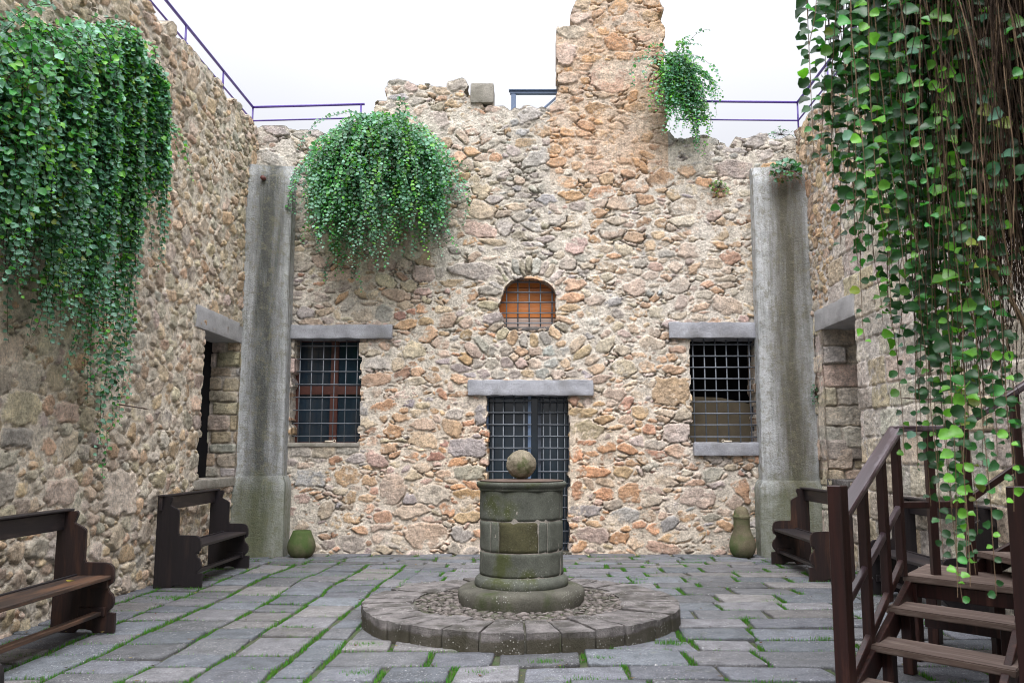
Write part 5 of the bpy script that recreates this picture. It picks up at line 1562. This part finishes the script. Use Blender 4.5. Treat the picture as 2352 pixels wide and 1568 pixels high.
for (xp, Y, bot) in ((1992, 3.0, 815), (1960, 3.2, 560), (2040, 3.1, 760), (2105, 3.0, 1010), (2118, 2.9, 900), (2085, 3.1, 800), (2150, 2.9, 1290), (2168, 2.8, 1330), (2140, 3.0, 1190), (2195, 2.75, 1395), (2205, 2.9, 1400), (2232, 2.8, 1360), (2262, 2.9, 1340), (2280, 2.8, 1120), (2180, 3.0, 1000), (2215, 3.0, 1100), (2244, 2.9, 1000), (2160, 2.9, 1100), (2330, 2.9, 1000), (2300, 3.0, 940), (2190, 2.85, 1250), (2172, 2.95, 1180), (2210, 2.8, 1300), (2270, 2.85, 1180), (2310, 2.8, 1080), (2236, 2.95, 1240), (2120, 3.0, 1060), (2140, 2.9, 1100),
                     (1905, 3.0, 330), (1890, 3.1, 180), (1932, 3.0, 440)):
    X = (xp - 1224) / 1930 * Y
    zb = EYE + Y * ((784 - bot) * CT + F * ST) / (F * CT)
    roots.append(((X, Y, ZT), (rng.normal(0, .03), 0, -1), ZT - zb, .85, .25))
fore, fo = creeper("hanging_creeper", "curtain of large round creeper leaves hanging in the right foreground over the stairs", roots, .050, .037, M['woody'],
        {'green': 5, 'dark': 10, 'bright': 1.6, 'teal': .5, 'blue': .3, 'yellow': .25}, lambda q: (-.35, -.75, .45), nofence, turn=.16, wander=.04, twig_r=(.0035, .0014), step=.045)
tw = []
for k in range(1500):
    xp = 2130 + 540 * rng.uniform(0, 1) ** .75
    Y = rng.uniform(2.6, 4.2)
    bot = np.interp(xp, [2060, 2140, 2220, 2300, 2640], [300, 520, 760, 820, 800]) * rng.uniform(.4, 1.12)
    X = (xp - 1224) / 1930 * Y
    zb = EYE + Y * ((784 - bot) * CT + F * ST) / (F * CT)
    pts = strand((X, Y, ZT + .9 + rng.uniform(-.2, .2)), (rng.normal(0, .06), rng.normal(0, .1), -1), max(.4, ZT + .9 - zb), .07, .16, .085, twfence)
    tw.append(([q - fo for q in pts], .0040, .0014))
tubes("dry_twigs", tw, M['twig'], fore, 3)
tw = []
for (pts) in ([(2.6, 3.2, 4.6), (1.95, 3.1, 3.9), (1.72, 3.0, 3.2), (1.76, 2.95, 2.75), (1.70, 2.9, 2.2)], [(2.9, 3.4, 4.8), (2.2, 3.3, 4.0), (1.95, 3.2, 3.3), (2.03, 3.1, 2.7), (1.9, 3.0, 2.35)],
              [(1.8, 3.1, 4.2), (1.45, 3.0, 3.3), (1.52, 3.0, 2.9), (1.66, 2.95, 2.55), (1.63, 2.9, 2.1), (1.75, 2.9, 1.8)], [(4.2, 4.6, 5.9), (3.5, 4.0, 5.3), (2.6, 3.3, 4.6), (1.6, 3.1, 4.2)], [(4.2, 5.0, 5.7), (3.3, 4.2, 5.2), (2.2, 3.4, 4.4)]):
    q = []
    for a, b in zip(pts[:-1], pts[1:]):
        for s in range(10):
            v = Vector(a).lerp(Vector(b), s / 10); v += Vector((mnoise.noise(v * 4), mnoise.noise(v * 4 + Vector((9, 0, 0))), 0)) * .05; q.append(np.array(v) - fo)
    tw.append((q, .016, .007))
tubes("woody_stems", tw, M['woody'], fore, 6)

# small plants
def little_plant(name, label, centre, rad, n, leaf, cols, normal=(0, -.8, .5), droop=.5, rootlets=0):
    t = thing(name, label, "plant", tuple(centre))
    P, Nn, Up, Sz, Cc, tw = [], [], [], [], [], []
    ks = list(cols)
    for k in range(n):
        d = np.array([rng.normal(0, 1), -abs(rng.normal(0, .6)), rng.normal(.15, .8)]); d /= np.linalg.norm(d)
        r = rng.uniform(.35, 1) ** .6
        e = d * np.array(rad) * r; e[2] -= droop * rad[2] * r * r * .4
        tw.append(([np.zeros(3), e * .5 + np.array([0, 0, .01]), e], .002, .001))
        P.append(e); Nn.append(np.array(normal) + rng.normal(0, .5, 3)); Up.append(d + rng.normal(0, .3, 3)); Sz.append(leaf * rng.uniform(.6, 1.2))
        Cc.append(np.array(LEAFC[ks[rng.integers(len(ks))]]) * rng.uniform(.75, 1.3))
    leaves_mesh("foliage", np.array(P), np.array(Nn), np.array(Up), np.array(Sz), np.array(Cc), t)
    tubes("stems", tw, M['twig'], t, 3)
    if rootlets:
        rt = []
        for k in range(rootlets):
            pts = strand((rng.normal(0, rad[0] * .5), -.03, -.03), (rng.normal(0, .9), -.3, -.4), rng.uniform(.15, .42), .03, .12, .28, lambda p: p)
            rt.append((pts, .0022, .001))
        tubes("dry_roots", rt, M['root'], t, 3)
    return t
x, z = bw(1802, 385)
little_plant("wall_plant", "broad-leaved green plant with rusty dry roots growing on top of the right pilaster", (onY(1802, 385, 12.25)[0], 12.22, onY(1802, 385, 12.22)[2] - .03), (.22, .14, .15), 70, .085, {'green': 1, 'dark': 1, 'teal': 1}, rootlets=90)
x, z = bw(1650, 432)
little_plant("wall_plant", "tiny green tuft growing from the end wall face left of the right pilaster", (x, YB - .03, z), (.14, .06, .13), 70, .032, {'bright': 1, 'green': 1, 'yellow': 1}, rootlets=14)
x, z = bw(1795, 300)
little_plant("wall_plant", "sparse grey-green weed on top of the end wall near its right corner", (x, YB + .05, z - .05), (.22, .06, .13), 60, .030, {'teal': 1, 'dark': 1}, normal=(0, -.3, .8), droop=-.3)
p = onX(1880, 905, XR)
little_plant("wall_plant", "small dark fern tuft on the edge between the right pilaster and the side wall", (XR - .05, 12.2, onY(1884, 905, 12.2)[2]), (.06, .05, .16), 50, .03, {'dark': 1, 'teal': 1})
# a few fallen leaves
for (px, py, cc, lab) in ((1128, 1371, (.25, .36, .12), "pale green leaf lying on the pebbles left of the well"), (168, 1387, (.42, .36, .05), "small yellow leaf lying on the worn bench seat")):
    if px > 1000:
        a, b, c = ray(px, 1378); zl = .152; Y = (zl - EYE) * b / c; X = a / b * Y
    else:
        zl = .472; X, Y = -3.72, 6.95
    vs = [(math.cos(q * math.pi / 5) * .032, math.sin(q * math.pi / 5) * .027, .004 * math.cos(q * math.pi / 2.5)) for q in range(10)] + [(0, 0, -.003)]
    o = mesh_obj("fallen_leaf", vs, [(q, (q + 1) % 10, 10) for q in range(10)], M['leaf'], None, cols=np.array([cc] * 11)); o.location = (X, Y, zl); tag(o, lab, "leaf")
